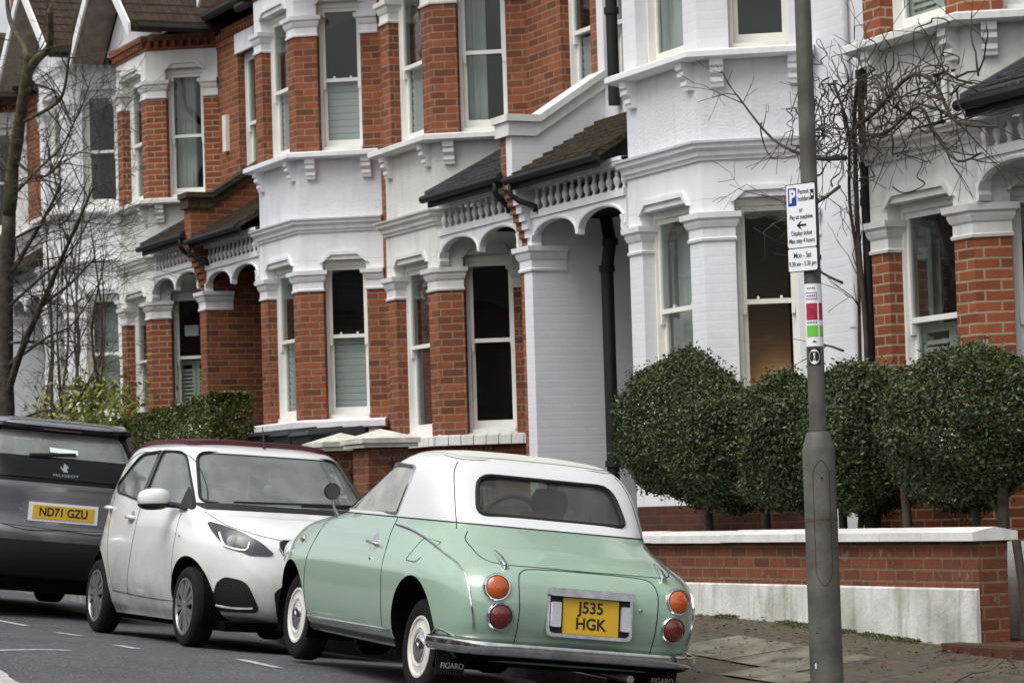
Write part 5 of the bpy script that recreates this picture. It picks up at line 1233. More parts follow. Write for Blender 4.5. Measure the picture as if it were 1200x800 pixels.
def gmod(x, y, z):
    # soft hips over the rear wheels and swelling front wings
    b_ = .012 * math.exp(-((x + 1.15) / .5) ** 2 - ((z - .62) / .22) ** 2) + .016 * math.exp(-((x - 1.15) / .42) ** 2 - ((z - .62) / .22) ** 2)
    return (x, y + math.copysign(b_, y) if abs(y) > .5 else y, z)
body, V2, F2, RG = body_object(G, LV, .96, [(-1.15, .29, .345, .42, 1.0), (1.15, .29, .335, .42, 1.0)], ['green_paint'], mod=gmod)
side_win = round_poly([(.53, .982, .03), (.02, 1.262, .06), (-.14, 1.285, .06), (-.60, 1.272, .11), (-.50, .982, .03)], .05)
rear_win = round_poly([(-.475, 1.02, .06), (-.43, 1.25, .09), (.43, 1.25, .09), (.475, 1.02, .06)], .08)
front_win = round_poly([(-.62, .995, .05), (-.50, 1.275, .06), (.50, 1.275, .06), (.62, .995, .05)], .05)
greenhouse(G, 'hardtop', V2, F2, 'hardtop_white', [(side_win, 'y', -1.2, 1.2), (rear_win, 'x', -2.0, -.7), (front_win, 'x', 0.0, 2.0)])
for sg in (-1, 1):
    G.drape('side_window', side_win, 'y', sg, 'misted_glass', -.016, .004); loop_line(G, 'chrome_surround', side_win, 'y', sg, 'chrome', .010, .002)
g = G.drape('rear_window', rear_win, 'x', -1, 'car_glass', -.014, .004); loop_line(G, 'rubber_seal', rear_win, 'x', -1, 'trim_black', .013, .002)
G.drape('windscreen', front_win, 'x', 1, 'car_glass', -.014, .004); loop_line(G, 'rubber_seal', front_win, 'x', 1, 'trim_black', .012, .001)
# fabric roof panel and its seams
roofp = round_poly([(-.90, .49, .14), (-.10, .50, .1), (-.10, -.50, .1), (-.90, -.49, .14)], .1)
G.drape('roof_panel', roofp, 'z', 1, 'fabric_cream', .001, .005, .06)
loop_line(G, 'roof_seam', round_poly([(-.935, .525, .17), (-.07, .54, .1), (-.07, -.54, .1), (-.935, -.525, .17)], .1), 'z', 1, 'seal_line', .0035, .0)
for sg in (-1, 1):
    G.line('pillar_seam', [(-1.27, sg * .645, .97), (-1.21, sg * .64, 1.08), (-1.11, sg * .61, 1.20), (-1.01, sg * .57, 1.30), (-.94, sg * .52, 1.345)], 'seal_line', .0035)
# belt line, door, lid and flap seams
beltp = [RG[k] for k in range(len(RG)) if abs(RG[k][0][2] - .96) < 1e-6][0]
b = MB(); b.tube([Vector(p) + Vector((0, 0, .002)) for p in beltp] + [Vector(beltp[0])], .004, 5); G.part('belt_seal', b.v, b.f, 'seal_line')
for sg in (-1, 1):
    s_ = sg
    G.line('door_seam', [('y', s_, -.53, .955), ('y', s_, -.54, .86), ('y', s_, -.60, .70), ('y', s_, -.645, .5), ('y', s_, -.64, .30)], 'seal_line', .0035)
    G.line('door_seam', [('y', s_, .70, .93), ('y', s_, .77, .82), ('y', s_, .81, .65), ('y', s_, .82, .45), ('y', s_, .80, .28)], 'seal_line', .0035)
    b = MB()
    G.line('side_strip', [('y', s_, .79, .285), ('y', s_, .2, .288), ('y', s_, -.30, .292), ('y', s_, -.78, .298)], 'chrome', .009, None, .005, smooth_=5, flat=(1, .7))
    G.line('sill_panel', [('y', s_, .80, .235), ('y', s_, 0, .235), ('y', s_, -.80, .24)], 'trim_black', .024, None, .0, smooth_=5, flat=(1, .5))
    G.line('wing_strip', [(-.56, s_ * .74, .925), (-.85, s_ * .75, .905), (-1.12, s_ * .75, .870), (-1.40, s_ * .75, .815), (-1.63, s_ * .73, .745), (-1.75, s_ * .71, .65), (-1.80, s_ * .70, .55), (-1.825, s_ * .69, .46), (-1.83, s_ * .68, .37)], 'chrome', .0068, None, .0055, smooth_=6)
    h, n = G.cast('y', s_, 1.02, .765); b = MB(); b.lathe([(.024, -.004), (.026, .006), (.018, .014)], tuple(h), 20, 1); 
    o = G.part('side_repeater', [(p[0], h.y + (p[1] - h.y) * s_, p[2]) for p in b.v], b.f, 'chrome'); b = MB(); b.lathe([(.017, .008), (.015, .020), (.006, .026)], tuple(h), 20, 1); G.part('lens', [(p[0], h.y + (p[1] - h.y) * s_, p[2]) for p in b.v], b.f, 'amber_lens', o)
    # handle
    h, n = G.cast('y', s_, -.33, .795); G.drape('handle_cup', circle((-.33, .80), .055, 24, 1.0), 'y', s_, 'chrome', -.002, .003, .03)
    b = MB(); b.tube([(-.26, h.y + s_ * .012, .80), (-.28, h.y + s_ * .028, .80), (-.40, h.y + s_ * .032, .795), (-.43, h.y + s_ * .012, .79)], [.008, .012, .014, .008], 10, (.8, 1)); G.part('handle', b.v, b.f, 'chrome')
    h, n = G.cast('y', s_, -.36, .70); b = MB(); b.lathe([(.012, 0), (.010, .006)], tuple(h), 14, 1); G.part('lock', [(p[0], h.y + (p[1] - h.y) * s_, p[2]) for p in b.v], b.f, 'chrome')
loop_line(G, 'fuel_flap_seam', round_poly([(-1.05, .855), (-1.27, .84), (-1.15, .712), (-.98, .716)], .03), 'y', 1, 'seal_line', .003, .0)
# boot lid: upper lid on the deck and lower drop panel
lidu = [(-.60, .80), (-.52, .765), (-.2, .765)]
G.line('boot_seam', [(-1.33, .58, .955), (-1.40, .62, .92), (-1.52, .62, .87), (-1.64, .60, .81), (-1.72, .54, .77), (-1.76, .42, .758), (-1.77, .2, .76), (-1.775, 0, .762), (-1.77, -.2, .76), (-1.76, -.42, .758), (-1.72, -.54, .77), (-1.64, -.60, .81), (-1.52, -.62, .87), (-1.40, -.62, .92), (-1.33, -.58, .955)], 'seal_line', .0035, smooth_=5)
G.line('boot_seam', [('x', -1, .42, .30), ('x', -1, .425, .5), ('x', -1, .43, .66), ('x', -1, .40, .72), ('x', -1, .30, .738), ('x', -1, 0, .742), ('x', -1, -.30, .738), ('x', -1, -.40, .72), ('x', -1, -.43, .66), ('x', -1, -.425, .5), ('x', -1, -.42, .30)], 'seal_line', .0035, smooth_=5)
for sg in (-1, 1):
    h, n = G.cast('x', -1, sg * .50, .80); h2_, n2 = G.cast('x', -1, sg * .49, .73)
    b = MB(); b.tube([h + n * .004 + Vector((.03, 0, .02)), h + n * .012, h.lerp(h2_, .5) + n * .020, h2_ + n * .016, h2_ + n * .004 + Vector((0, 0, -.012))], [.006, .012, .016, .016, .006], 10); G.part('lid_hinge', b.v, b.f, 'chrome')
    for (yy, zz, mt, nm) in ((.560, .622, 'amber_lens', 'indicator'), (.535, .462, 'red_lens', 'tail_lamp')):
        h, n = G.cast('x', -1, sg * yy, zz); n = (n + Vector((-1.5, 0, 0))).normalized(); q = n.to_track_quat('Z', 'Y').to_matrix()
        def LT(prof, nm_, mt_, par=None, seg=32):
            b = MB(); b.lathe(prof, (0, 0, 0), seg); return G.part(nm_, [tuple(h + q @ Vector(v)) for v in b.v], b.f, mt_, par)
        ring = LT([(.078, -.03), (.080, .012), (.074, .022), (.068, .022), (.062, .012)], nm, 'chrome')
        LT([(.064, .006), (.062, .020), (.045, .032), (.02, .037), (.001, .038)], 'lens', mt, ring)
# number plate in its chrome housing
uy = Vector((0, -1, 0)); hc, hn = G.cast('x', -1, 0.0, .53); hn = Vector((-1, 0, .20)).normalized(); uz = uy.cross(Vector((-1, 0, 0)).normalized()); 
ux = Vector((0, -1, 0)); uz = Vector((.12, 0, 1)).normalized(); un = ux.cross(uz).normalized()
hc = hc + un * .0 
def HB(x0, x1, z0, z1, d0, d1, nm, mt, par=None, r=.0):
    poly = round_poly([(x0, z0), (x1, z0), (x1, z1), (x0, z1)], r, 4) if r else [(x0, z0), (x1, z0), (x1, z1), (x0, z1)]; n = len(poly)
    V = [tuple(hc + ux * x + uz * z + un * d0) for x, z in poly] + [tuple(hc + ux * x + uz * z + un * d1) for x, z in poly]
    return G.part(nm, V, [tuple(range(n)), tuple(range(n, 2 * n))] + [(i, (i + 1) % n, n + (i + 1) % n, n + i) for i in range(n)], mt, par, True, 40)
hc = hc - uz * .018
hs_ = HB(-.265, .265, -.138, .130, -.05, .014, 'plate_housing', 'chrome', r=.04)
HB(-.245, .245, -.118, .11, .0145, .018, 'recess', 'trim_black', hs_, r=.03)
HB(-.265, .265, .088, .134, .012, .05, 'hood', 'chrome', hs_, r=.024)
for sg in (-1, 1): HB(sg * .215 - .028, sg * .215 + .028, -.085, .055, .017, .040, 'plate_lamp', 'clear_lens', hs_, r=.008)
pl_ = HB(-.172, .172, -.118, .085, .020, .026, 'number_plate', 'plate_yellow', r=.006)
plate_text(G, 'J535', hc + uz * .031 + un * .0265, ux, uz, .090, pl_, .98, .0022); plate_text(G, 'HGK', hc + uz * -.060 + un * .0265, ux, uz, .090, pl_, .98, .0022)
h, n = G.cast('x', -1, -.315, .56); b = MB(); b.lathe([(.012, -.0), (.011, .008), (.004, .01)], (0, 0, 0), 14); q = n.to_track_quat('Z', 'Y').to_matrix(); G.part('boot_lock', [tuple(h + q @ Vector(v)) for v in b.v], b.f, 'chrome')
# bumper
lvb = [l for l in crom(LV, 4) if abs(l[0] - .31) < .012][0]; tt = np.linspace(PI / 2 + .12, 3 * PI / 2 - .12, 2000); pp = np.array(plan(tuple(lvb), tt)); dd = np.r_[0, np.cumsum(np.hypot(*np.diff(pp[:, :2], axis=0).T))]
tt = np.interp(np.linspace(0, dd[-1], 110), dd, tt); pth = plan(tuple(lvb), tt); pth = [p for p in pth if p[0] < -1.47]
b = MB(); prof = [(.0, -.045), (.028, -.045), (.046, -.03), (.052, 0), (.046, .03), (.02, .042), (.0, .042)]
rowsV = []; n = len(pth)
for i, p in enumerate(pth):
    a_ = Vector(pth[min(i + 1, n - 1)]) - Vector(pth[max(i - 1, 0)]); nn = Vector((a_.y, -a_.x, 0)).normalized(); nn = nn if nn.dot(Vector((p[0] + 1, p[1], 0))) > 0 else -nn; ta = 1.0
    for o_, z_ in prof: rowsV.append((p[0] + nn.x * (.012 + o_ * ta), p[1] + nn.y * (.012 + o_ * ta), .285 + z_ * (.5 + .5 * ta)))
k = len(prof); G.part('bumper', rowsV, [(i * k + j, i * k + (j + 1) % k, (i + 1) * k + (j + 1) % k, (i + 1) * k + j) for i in range(n - 1) for j in range(k)] + [tuple(range(k)), tuple((n - 1) * k + j for j in range(k))], 'chrome')
G.line('bumper_strip', [('y', 1, -1.48, .335), ('y', 1, -1.53, .355), ('y', 1, -1.60, .352), ('x', -1, .72, .33)], 'chrome', .008, None, .008)
b = MB(); b.hexa([(-1.55, -.60, .17), (1.6, -.60, .17), (1.6, .60, .17), (-1.55, .60, .17), (-1.8, -.68, .235), (1.7, -.66, .235), (1.7, .66, .235), (-1.8, .68, .235)]); G.part('underbody', b.v, b.f, 'under_black', smooth=False)
b = MB(); b.tube([(-1.2, -.3, .17), (-1.86, -.3, .165)], .022, 12); G.part('exhaust', b.v, b.f, 'silver')
for sg in (-1, 1):
    b = MB(); b.extr([(-1.52, sg * .56, .26), (-1.52, sg * .76, .26), (-1.50, sg * .75, .10), (-1.50, sg * .58, .10)], (.008, 0, 0)); mf = G.part('mud_flap', b.v, b.f, 'trim_black', smooth=False)
    plate_text(G, 'FIGARO' , Vector((-1.522, sg * .66, .15)), Vector((0, -1, 0)), Vector((0, 0, 1)), .045, mf, .9, .0, 'plate_white')
    for x_ in (-1.15, 1.15): G.wheel(x_, sg * .655, .285, .16, 'disc', sg, .05 if x_ < 0 else .012)
# mirrors and front lamps
for sg in (-1, 1):
    m0 = Vector((.62, sg * .70, .96))
    h, n = G.cast('y', sg, .62, .93); b = MB(); b.tube([h, h + Vector((0, sg * .03, .05)), h + Vector((0, sg * .05, .12))], [.016, .010, .009], 10); mo = G.part('mirror', b.v, b.f, 'chrome')
    c = h + Vector((0, sg * .055, .155)); b = MB(); b.lathe([(.052, -.012), (.054, 0), (.048, .02), (.03, .04), (.01, .045)], tuple(c), 28, 0); G.part('mirror_shell', b.v, b.f, 'trim_black', mo)
    b = MB(); b.lathe([(.046, -.0135), (.046, -.0125)], tuple(c), 28, 0); G.part('mirror_glass', b.v, b.f, 'headlamp_dark', mo)
    h, n = G.cast('x', 1, sg * .56, .66); b = MB(); b.lathe([(.095, -.05), (.10, .02), (.085, .03), (.05, .05), (.01, .055)], (h.x - .02, h.y, h.z), 28, 0); G.part('headlight', b.v, b.f, 'clear_lens')
seat(G, -.25, .34, .46, 1.02, 'seat_cream'); seat(G, -.25, -.34, .46, 1.02, 'seat_cream'); steering(G, .28, -.34, 1.0, 'seat_dark')
b = MB(); b.tube([(-.98, .10, 1.03), (-.98, -.16, 1.03)], .035, 10, (1, .6)); G.part('brake_lamp', b.v, b.f, 'seat_red')
b = MB(); b.hexa([(-1.16, -.54, .965), (-.7, -.58, .965), (-.7, .58, .965), (-1.16, .54, .965), (-1.06, -.52, .985), (-.7, -.56, .985), (-.7, .56, .985), (-1.06, .52, .985)]); G.part('parcel_shelf', b.v, b.f, 'seat_cream', smooth=False)
b = MB(); b.hexa([(.35, -.62, .965), (.78, -.5, .965), (.78, .5, .965), (.35, .62, .965), (.35, -.6, 1.0), (.70, -.5, .99), (.70, .5, .99), (.35, .6, 1.0)]); G.part('dashboard', b.v, b.f, 'seat_cream', smooth=False)
b = MB(); b.box(-.06, -.04, -.09, .09, 1.20, 1.25); G.part('rear_view_mirror', b.v, b.f, 'seat_dark', smooth=False)

# ---- white hatchback facing the camera
Wc = Car('white_car', frame_mat((-21.50, 7.163, -.939), (1, -.004, -.019), -.085), 'white hatchback with dark red fabric roof, facing the green car', 'car', 'cars parked along the kerb')
LV = [(.17, -1.52, 1.62, .70, 5, 3.6), (.25, -1.62, 1.78, .745, 5, 3.7), (.38, -1.655, 1.83, .785, 4.6, 3.7), (.52, -1.66, 1.835, .800, 4.4, 3.7), (.65, -1.65, 1.81, .806, 4.2, 3.8), (.74, -1.63, 1.78, .804, 4.2, 3.9),
      (.82, -1.60, 1.72, .798, 4.2, 4.0), (.89, -1.575, 1.63, .789, 4.2, 4.0), (.95, -1.55, 1.50, .778, 4.2, 4.0), (1.00, -1.53, 1.36, .768, 4.3, 4.0), (1.05, -1.51, 1.24, .756, 4.4, 4.0), (1.13, -1.46, 1.08, .735, 4.4, 4.2),
      (1.23, -1.39, .92, .708, 4.4, 4.4), (1.33, -1.31, .76, .676, 4.4, 4.6), (1.405, -1.22, .63, .648, 4.4, 4.8), (1.455, -1.12, .52, .612, 4.2, 4.6), (1.485, -1.0, .40, .54, 3.6, 3.6), (1.498, -.85, .2, .40, 3, 3), (1.505, -.6, -.1, .2, 2.5, 2.5)]
def wmod(x, y, z):
    b_ = .022 * math.exp(-((x + 1.17) / .38) ** 2 - ((z - .55) / .2) ** 2) + .022 * math.exp(-((x - 1.17) / .38) ** 2 - ((z - .55) / .2) ** 2) - .012 * math.exp(-((x) / .7) ** 2 - ((z - .45) / .16) ** 2)
    return (x, y + math.copysign(b_, y) if abs(y) > .5 else y, z)
body, V2, F2, RW = body_object(Wc, LV, .95, [(-1.17, .30, .345, .42, 1.0), (1.17, .30, .345, .42, 1.0)], ['white_car_paint'], mod=wmod)
wf = round_poly([(1.04, .985, .04), (.42, 1.412, .12), (-.02, 1.422, .02), (-.075, 1.03, .02)], .03)
wr_ = round_poly([(-.15, 1.035, .02), (-.09, 1.422, .02), (-.55, 1.402, .10), (-.98, 1.16, .06), (-.86, 1.10, .05)], .03)
wsn = round_poly([(-.655, 1.035, .06), (-.55, 1.415, .08), (.55, 1.415, .08), (.655, 1.035, .06)], .06)
rwn = round_poly([(-.52, 1.10, .06), (-.46, 1.36, .08), (.46, 1.36, .08), (.52, 1.10, .06)], .06)
greenhouse(Wc, 'cabin', V2, F2, 'white_car_paint', [(wf, 'y', -1.2, 1.2), (wr_, 'y', -1.2, 1.2), (wsn, 'x', .35, 2.0), (rwn, 'x', -2.0, -1.0)])
for sg in (-1, 1):
    Wc.drape('side_window', wf, 'y', sg, 'windscreen_glass', -.012, .004); Wc.drape('side_window', wr_, 'y', sg, 'windscreen_glass', -.012, .004)
    loop_line(Wc, 'window_rubber', wf, 'y', sg, 'trim_black', .010, .0); loop_line(Wc, 'window_rubber', wr_, 'y', sg, 'trim_black', .010, .0)
    Wc.drape('pillar_trim', [(-.155, 1.02), (-.07, 1.02), (-.01, 1.425), (-.095, 1.425)], 'y', sg, 'black_gloss', .001, .003)
    Wc.drape('pillar_trim', [(1.02, .985), (.76, 1.15), (.80, .99)], 'y', sg, 'trim_black', .002, .004)
Wc.drape('windscreen', wsn, 'x', 1, 'windscreen_glass', -.012, .004); loop_line(Wc, 'windscreen_rubber', wsn, 'x', 1, 'trim_black', .012, .0)
Wc.drape('rear_window', rwn, 'x', -1, 'privacy_glass', -.012, .004)
Wc.drape('cowl', round_poly([(-.66, .985), (-.69, 1.03), (0, 1.025), (.69, 1.03), (.66, .985), (0, .99)], .02), 'x', 1, 'trim_black', .001, .006)
Wc.drape('fabric_roof', round_poly([(-1.13, .52, .1), (.36, .54, .12), (.36, -.54, .12), (-1.13, -.52, .1)], .1), 'z', 1, 'maroon_roof', .001, .034, .06)
# doors
for s_ in (-1, 1):
    Wc.line('door_seam', [('y', s_, -.10, 1.02), ('y', s_, -.12, .8), ('y', s_, -.20, .5), ('y', s_, -.27, .33)], 'seal_line', .0035)
    Wc.line('door_seam', [('y', s_, .88, .96), ('y', s_, .90, .8), ('y', s_, .88, .5), ('y', s_, .84, .31)], 'seal_line', .0035)
    Wc.line('door_seam', [('y', s_, -.96, 1.10), ('y', s_, -.93, .9), ('y', s_, -.86, .72), ('y', s_, -.80, .55), ('y', s_, -.70, .34)], 'seal_line', .0035)
    Wc.line('door_seam', [('y', s_, -.70, .34), ('y', s_, -.2, .325), ('y', s_, .5, .31), ('y', s_, .84, .31)], 'seal_line', .004)
    Wc.line('roof_seam', [('y', s_, 1.14, 1.0), ('y', s_, .90, 1.16), ('y', s_, .62, 1.33), (.40, s_ * .64, 1.42), (-.2, s_ * .67, 1.43), (-.6, s_ * .65, 1.42), (-.95, s_ * .62, 1.32)], 'seal_line', .0035, smooth_=5)
    for x_ in (-.26, -1.0):
        zz = .905 if x_ > -.5 else .975
        h, n = Wc.cast('y', s_, x_, zz); Wc.drape('handle_cup', circle((x_, zz), .05, 20, 1.1), 'y', s_, 'seat_grey', -.0015, .002, .03)
        b = MB(); b.tube([(x_ - .09, h.y + s_ * .006, zz), (x_ - .06, h.y + s_ * .030, zz + .005), (x_ + .05, h.y + s_ * .032, zz + .005), (x_ + .09, h.y + s_ * .006, zz)], [.012, .016, .016, .012], 10, (1, .8)); Wc.part('handle', b.v, b.f, 'white_car_paint')
    h, n = Wc.cast('y', s_, .98, .79); b = MB(); b.lathe([(.016, 0), (.012, .008)], tuple(h), 16, 1); Wc.part('side_repeater', [(p[0], h.y + (p[1] - h.y) * s_, p[2]) for p in b.v], b.f, 'clear_lens')
    # mirror
    h, n = Wc.cast('y', s_, .74, 1.01)
    b = MB(); b.tube([h + Vector((.22, 0, -.03)), h + Vector((.10, s_ * .03, -.005)), h + Vector((.0, s_ * .11, .0))], [.012, .026, .030], 10, (.8, 1)); mo = Wc.part('mirror', b.v, b.f, 'trim_black')
    c = h + Vector((.0, s_ * .175, .04)); b = MB(); b.lathe([(.02, -.075), (.075, -.07), (.084, -.03), (.082, .03), (.066, .075), (.03, .098), (.008, .10)], (0, 0, 0), 24, 0); b.v = [(p[0], math.copysign(abs(p[1] / .085) ** .75 * .085, p[1]), math.copysign(abs(p[2] / .085) ** .8 * .085, p[2])) for p in b.v]
    V_ = [(c.x + p[0] * .75 - max(0, p[1]) * .35, c.y + p[1] * 1.4 * s_, c.z + p[2] * .88 - p[1] * .12) for p in b.v]; Wc.part('mirror_shell', V_, b.f, 'white_car_paint', mo)
    V_ = [(c.x + p[0] * .76 + .002 - max(0, p[1]) * .35, c.y + p[1] * 1.42 * s_, c.z - .014 + min(p[2] * .88, -.025) - p[1] * .12) for p in b.v]; Wc.part('mirror_base', V_, b.f, 'trim_black', mo)
    # headlight
    hl = [(.69, .885), (.675, .895), (.56, .850), (.42, .770), (.33, .69), (.36, .672), (.50, .672), (.53, .69), (.60, .705), (.655, .76), (.685, .83)]
    hl = round_poly([(s_ * a, c_) for a, c_ in hl], .03, 2); hd_ = Wc.drape('headlight', hl, 'x', 1, 'headlamp_dark', .001, .006, .03)
    c0, n0 = Wc.cast('x', 1, s_ * .59, .765); b = MB(); b.lathe([(.045, .0), (.045, .012), (.03, .02), (.001, .022)], (c0.x, c0.y, c0.z), 20, 0); Wc.part('projector_lens', b.v, b.f, 'clear_lens', hd_)
    Wc.line('light_strip', [('x', 1, s_ * .65, .82), ('x', 1, s_ * .64, .755), ('x', 1, s_ * .62, .725), ('x', 1, s_ * .52, .705), ('x', 1, s_ * .49, .76)], 'clear_lens', .009, hd_, .008)
    # fog recess
    fg = round_poly([(s_ * .665, .47, .04), (s_ * .63, .515, .03), (s_ * .51, .49, .05), (s_ * .40, .275, .05), (s_ * .675, .27, .04)], .03); fo = Wc.drape('fog_recess', fg, 'x', 1, 'trim_black', .001, .006, .03)
    Wc.line('running_light', [('x', 1, s_ * .66, .315), ('x', 1, s_ * .45, .305)], 'clear_lens', .010, fo, .006)
gr = round_poly([(-.30, .74, .03), (-.27, .79, .03), (.27, .79, .03), (.30, .74, .03), (.24, .66, .04), (-.24, .66, .04)], .03)
go_ = Wc.drape('grille', gr, 'x', 1, 'trim_black', .001, .005, .03); loop_line(Wc, 'chrome_surround', gr, 'x', 1, 'chrome', .008, .006, go_)
go_ = Wc.drape('lower_intake', round_poly([(-.33, .42, .05), (-.27, .47, .04), (.27, .47, .04), (.33, .42, .05), (.28, .24, .04), (-.28, .24, .04)], .03), 'x', 1, 'trim_black', .001, .005, .03)
np_ = Wc.drape('number_plate', [(-.26, .50), (.26, .50), (.26, .61), (-.26, .61)], 'x', 1, 'plate_white', .006, .004, .06)
Wc.line('bonnet_seam', [(1.18, -.69, 1.0), (1.35, -.66, .95), (1.52, -.60, .885), (1.68, -.42, .81), (1.76, -.2, .79), (1.78, 0, .79), (1.76, .2, .79), (1.68, .42, .81), (1.52, .60, .885), (1.35, .66, .95), (1.18, .69, 1.0)], 'seal_line', .003, smooth_=5)
b = MB(); b.hexa([(-1.58, -.66, .13), (1.66, -.62, .13), (1.66, .62, .13), (-1.58, .66, .13), (-1.6, -.70, .20), (1.7, -.64, .20), (1.7, .64, .20), (-1.6, .70, .20)]); Wc.part('underbody', b.v, b.f, 'under_black', smooth=False)
b = MB(); b.tube([(.46, .0, 1.445), (.40, .0, 1.60), (.38, .0, 1.64)], [.012, .005, .004], 8); b.lathe([(.028, 1.435), (.02, 1.47)], (.46, 0, 0), 12); Wc.part('aerial', b.v, b.f, 'trim_black')
for yy in (-.05, .45):
    b = MB(); P_ = [Wc.cast('x', 1, yy - .42 + .1 * q * 4.6, 1.035 + .012 * q) for q in range(0, 10)]
    b.tube([h + n * .014 for h, n in P_], .008, 6); Wc.part('wiper', b.v, b.f, 'trim_black')
for sg in (-1, 1):
    for x_ in (-1.17, 1.17): Wc.wheel(x_, sg * .70, .288, .165, 'spoke', sg)
seat(Wc, .05, -.34, .46, 1.14, 'seat_grey'); seat(Wc, .05, .34, .46, 1.14, 'seat_grey'); seat(Wc, -.95, 0, 1.1, 1.10, 'seat_grey', False); steering(Wc, .55, -.34, 1.02, 'trim_black')
b = MB(); b.hexa([(.62, -.66, .955), (1.25, -.58, .955), (1.25, .58, .955), (.62, .66, .955), (.62, -.64, 1.03), (1.12, -.56, 1.0), (1.12, .56, 1.0), (.62, .64, 1.03)]); Wc.part('dashboard', b.v, b.f, 'seat_dark', smooth=False)
b = MB(); b.box(.55, .58, -.11, .11, 1.30, 1.36); rv = Wc.part('rear_view_mirror', b.v, b.f, 'seat_dark', smooth=False)
b = MB(); b.tube([(.60, 0, 1.30), (.61, 0, 1.20)], .003, 5); b.lathe([(.01, -.045), (.034, -.03), (.042, 0), (.034, .03), (.01, .045)], (.61, 0, 1.16), 14); Wc.part('hanging_ornament', b.v, b.f, 'curtain', rv)

# ---- dark grey tall car at the left, seen from behind
S = Car('grey_car', frame_mat((-26.138, 6.483, -.68), (-.999, .03, .03), .11), 'dark grey tall car with a light roof, cut off at the left edge', 'car', 'cars parked along the kerb')
LV = [(.26, -2.06, 1.95, .80, 5, 4), (.34, -2.17, 2.08, .86, 5, 4), (.46, -2.225, 2.18, .895, 5, 4), (.60, -2.235, 2.2, .915, 5, 4), (.68, -2.235, 2.2, .920, 5, 4), (.72, -2.205, 2.19, .920, 5, 4), (.80, -2.195, 2.15, .920, 5, 4), (.90, -2.195, 2.10, .917, 5, 4), (1.0, -2.205, 1.95, .908, 5, 4), (1.08, -2.20, 1.55, .895, 5, 4.2), (1.13, -2.175, 1.30, .878, 5, 4.4),
      (1.20, -2.12, 1.12, .850, 5.5, 4.6), (1.30, -2.04, .90, .805, 5.5, 4.6), (1.40, -1.955, .66, .760, 5.5, 4.6), (1.50, -1.865, .42, .715, 5.5, 4.6), (1.56, -1.85, .22, .68, 5, 4.4), (1.595, -1.82, .05, .63, 4.4, 4), (1.62, -1.6, -.1, .53, 3.6, 3.6), (1.635, -1.2, -.35, .32, 3, 3), (1.64, -.9, -.6, .12, 2, 2)]
body, V2, F2, RS = body_object(S, LV, 1.08, [(-1.34, .345, .40, .5, 1.1), (1.34, .345, .40, .5, 1.1)], ['suv_paint'], N=150)
srw = round_poly([(-.58, 1.335, .06), (-.60, 1.30, .05), (-.53, 1.515, .06), (.53, 1.515, .06), (.60, 1.30, .05), (.58, 1.335, .06)][1:5], .05)
ssw = round_poly([(.95, 1.13, .04), (.35, 1.45, .08), (-1.25, 1.46, .06), (-1.65, 1.25, .08), (-1.5, 1.17, .05)], .05)
sfw = round_poly([(-.68, 1.14, .06), (-.60, 1.5, .06), (.60, 1.5, .06), (.68, 1.14, .06)], .05)
cab = greenhouse(S, 'cabin', V2, F2, 'black_gloss', [(srw, 'x', -3, -1.5), (ssw, 'y', -1.5, 1.5), (sfw, 'x', .2, 3)])
cab.data.materials.append(MATS['suv_roof'])
for p_ in cab.data.polygons:
    if p_.center.z > 1.553: p_.material_index = 1
S.drape('rear_window', srw, 'x', -1, 'windscreen_glass', -.012, .004); S.drape('windscreen', sfw, 'x', 1, 'car_glass', -.012, .004)
for sg in (-1, 1): S.drape('side_window', ssw, 'y', sg, 'privacy_glass', -.012, .004)
S.drape('roof_panel', round_poly([(-1.80, .60, .1), (.0, .60, .1), (.0, -.60, .1), (-1.80, -.60, .1)], .1), 'z', 1, 'suv_roof', .001, .008, .07)
for sg in (-1, 1): S.line('roof_rail', [(-1.74, sg * .60, 1.6), (-1.2, sg * .62, 1.6), (-.4, sg * .62, 1.6), (.1, sg * .6, 1.58)], 'silver', .016, None, .02)
sp = S.drape('spoiler', round_poly([(-.60, 1.51, .02), (-.60, 1.55, .02), (.60, 1.55, .02), (.60, 1.51, .02)], .02), 'x', -1, 'black_gloss', .0, .05, .05)
S.drape('brake_light', [(-.16, 1.52), (.16, 1.52), (.16, 1.532), (-.16, 1.532)], 'x', -1, 'red_lens', .052, .003, .05, sp)
bd = S.drape('black_band', round_poly([(-.83, 1.13, .03), (-.80, 1.275, .04), (.80, 1.275, .04), (.83, 1.13, .03), (.6, 1.115, .02), (-.6, 1.115, .02)], .03), 'x', -1, 'black_gloss', .001, .008, .05)
for sg in (-1, 1):
    tl = S.drape('tail_lamp', round_poly([(sg * .62, 1.14, .02), (sg * .62, 1.25, .02), (sg * .80, 1.24, .03), (sg * .83, 1.14, .02)], .02), 'x', -1, 'headlamp_dark', .009, .006, .04)
    for k in range(3): S.drape('lens', [(sg * (.655 + k * .055), 1.16), (sg * (.675 + k * .055), 1.16), (sg * (.66 + k * .055), 1.235), (sg * (.64 + k * .055), 1.235)], 'x', -1, 'red_lens', .016, .003, .04, tl)
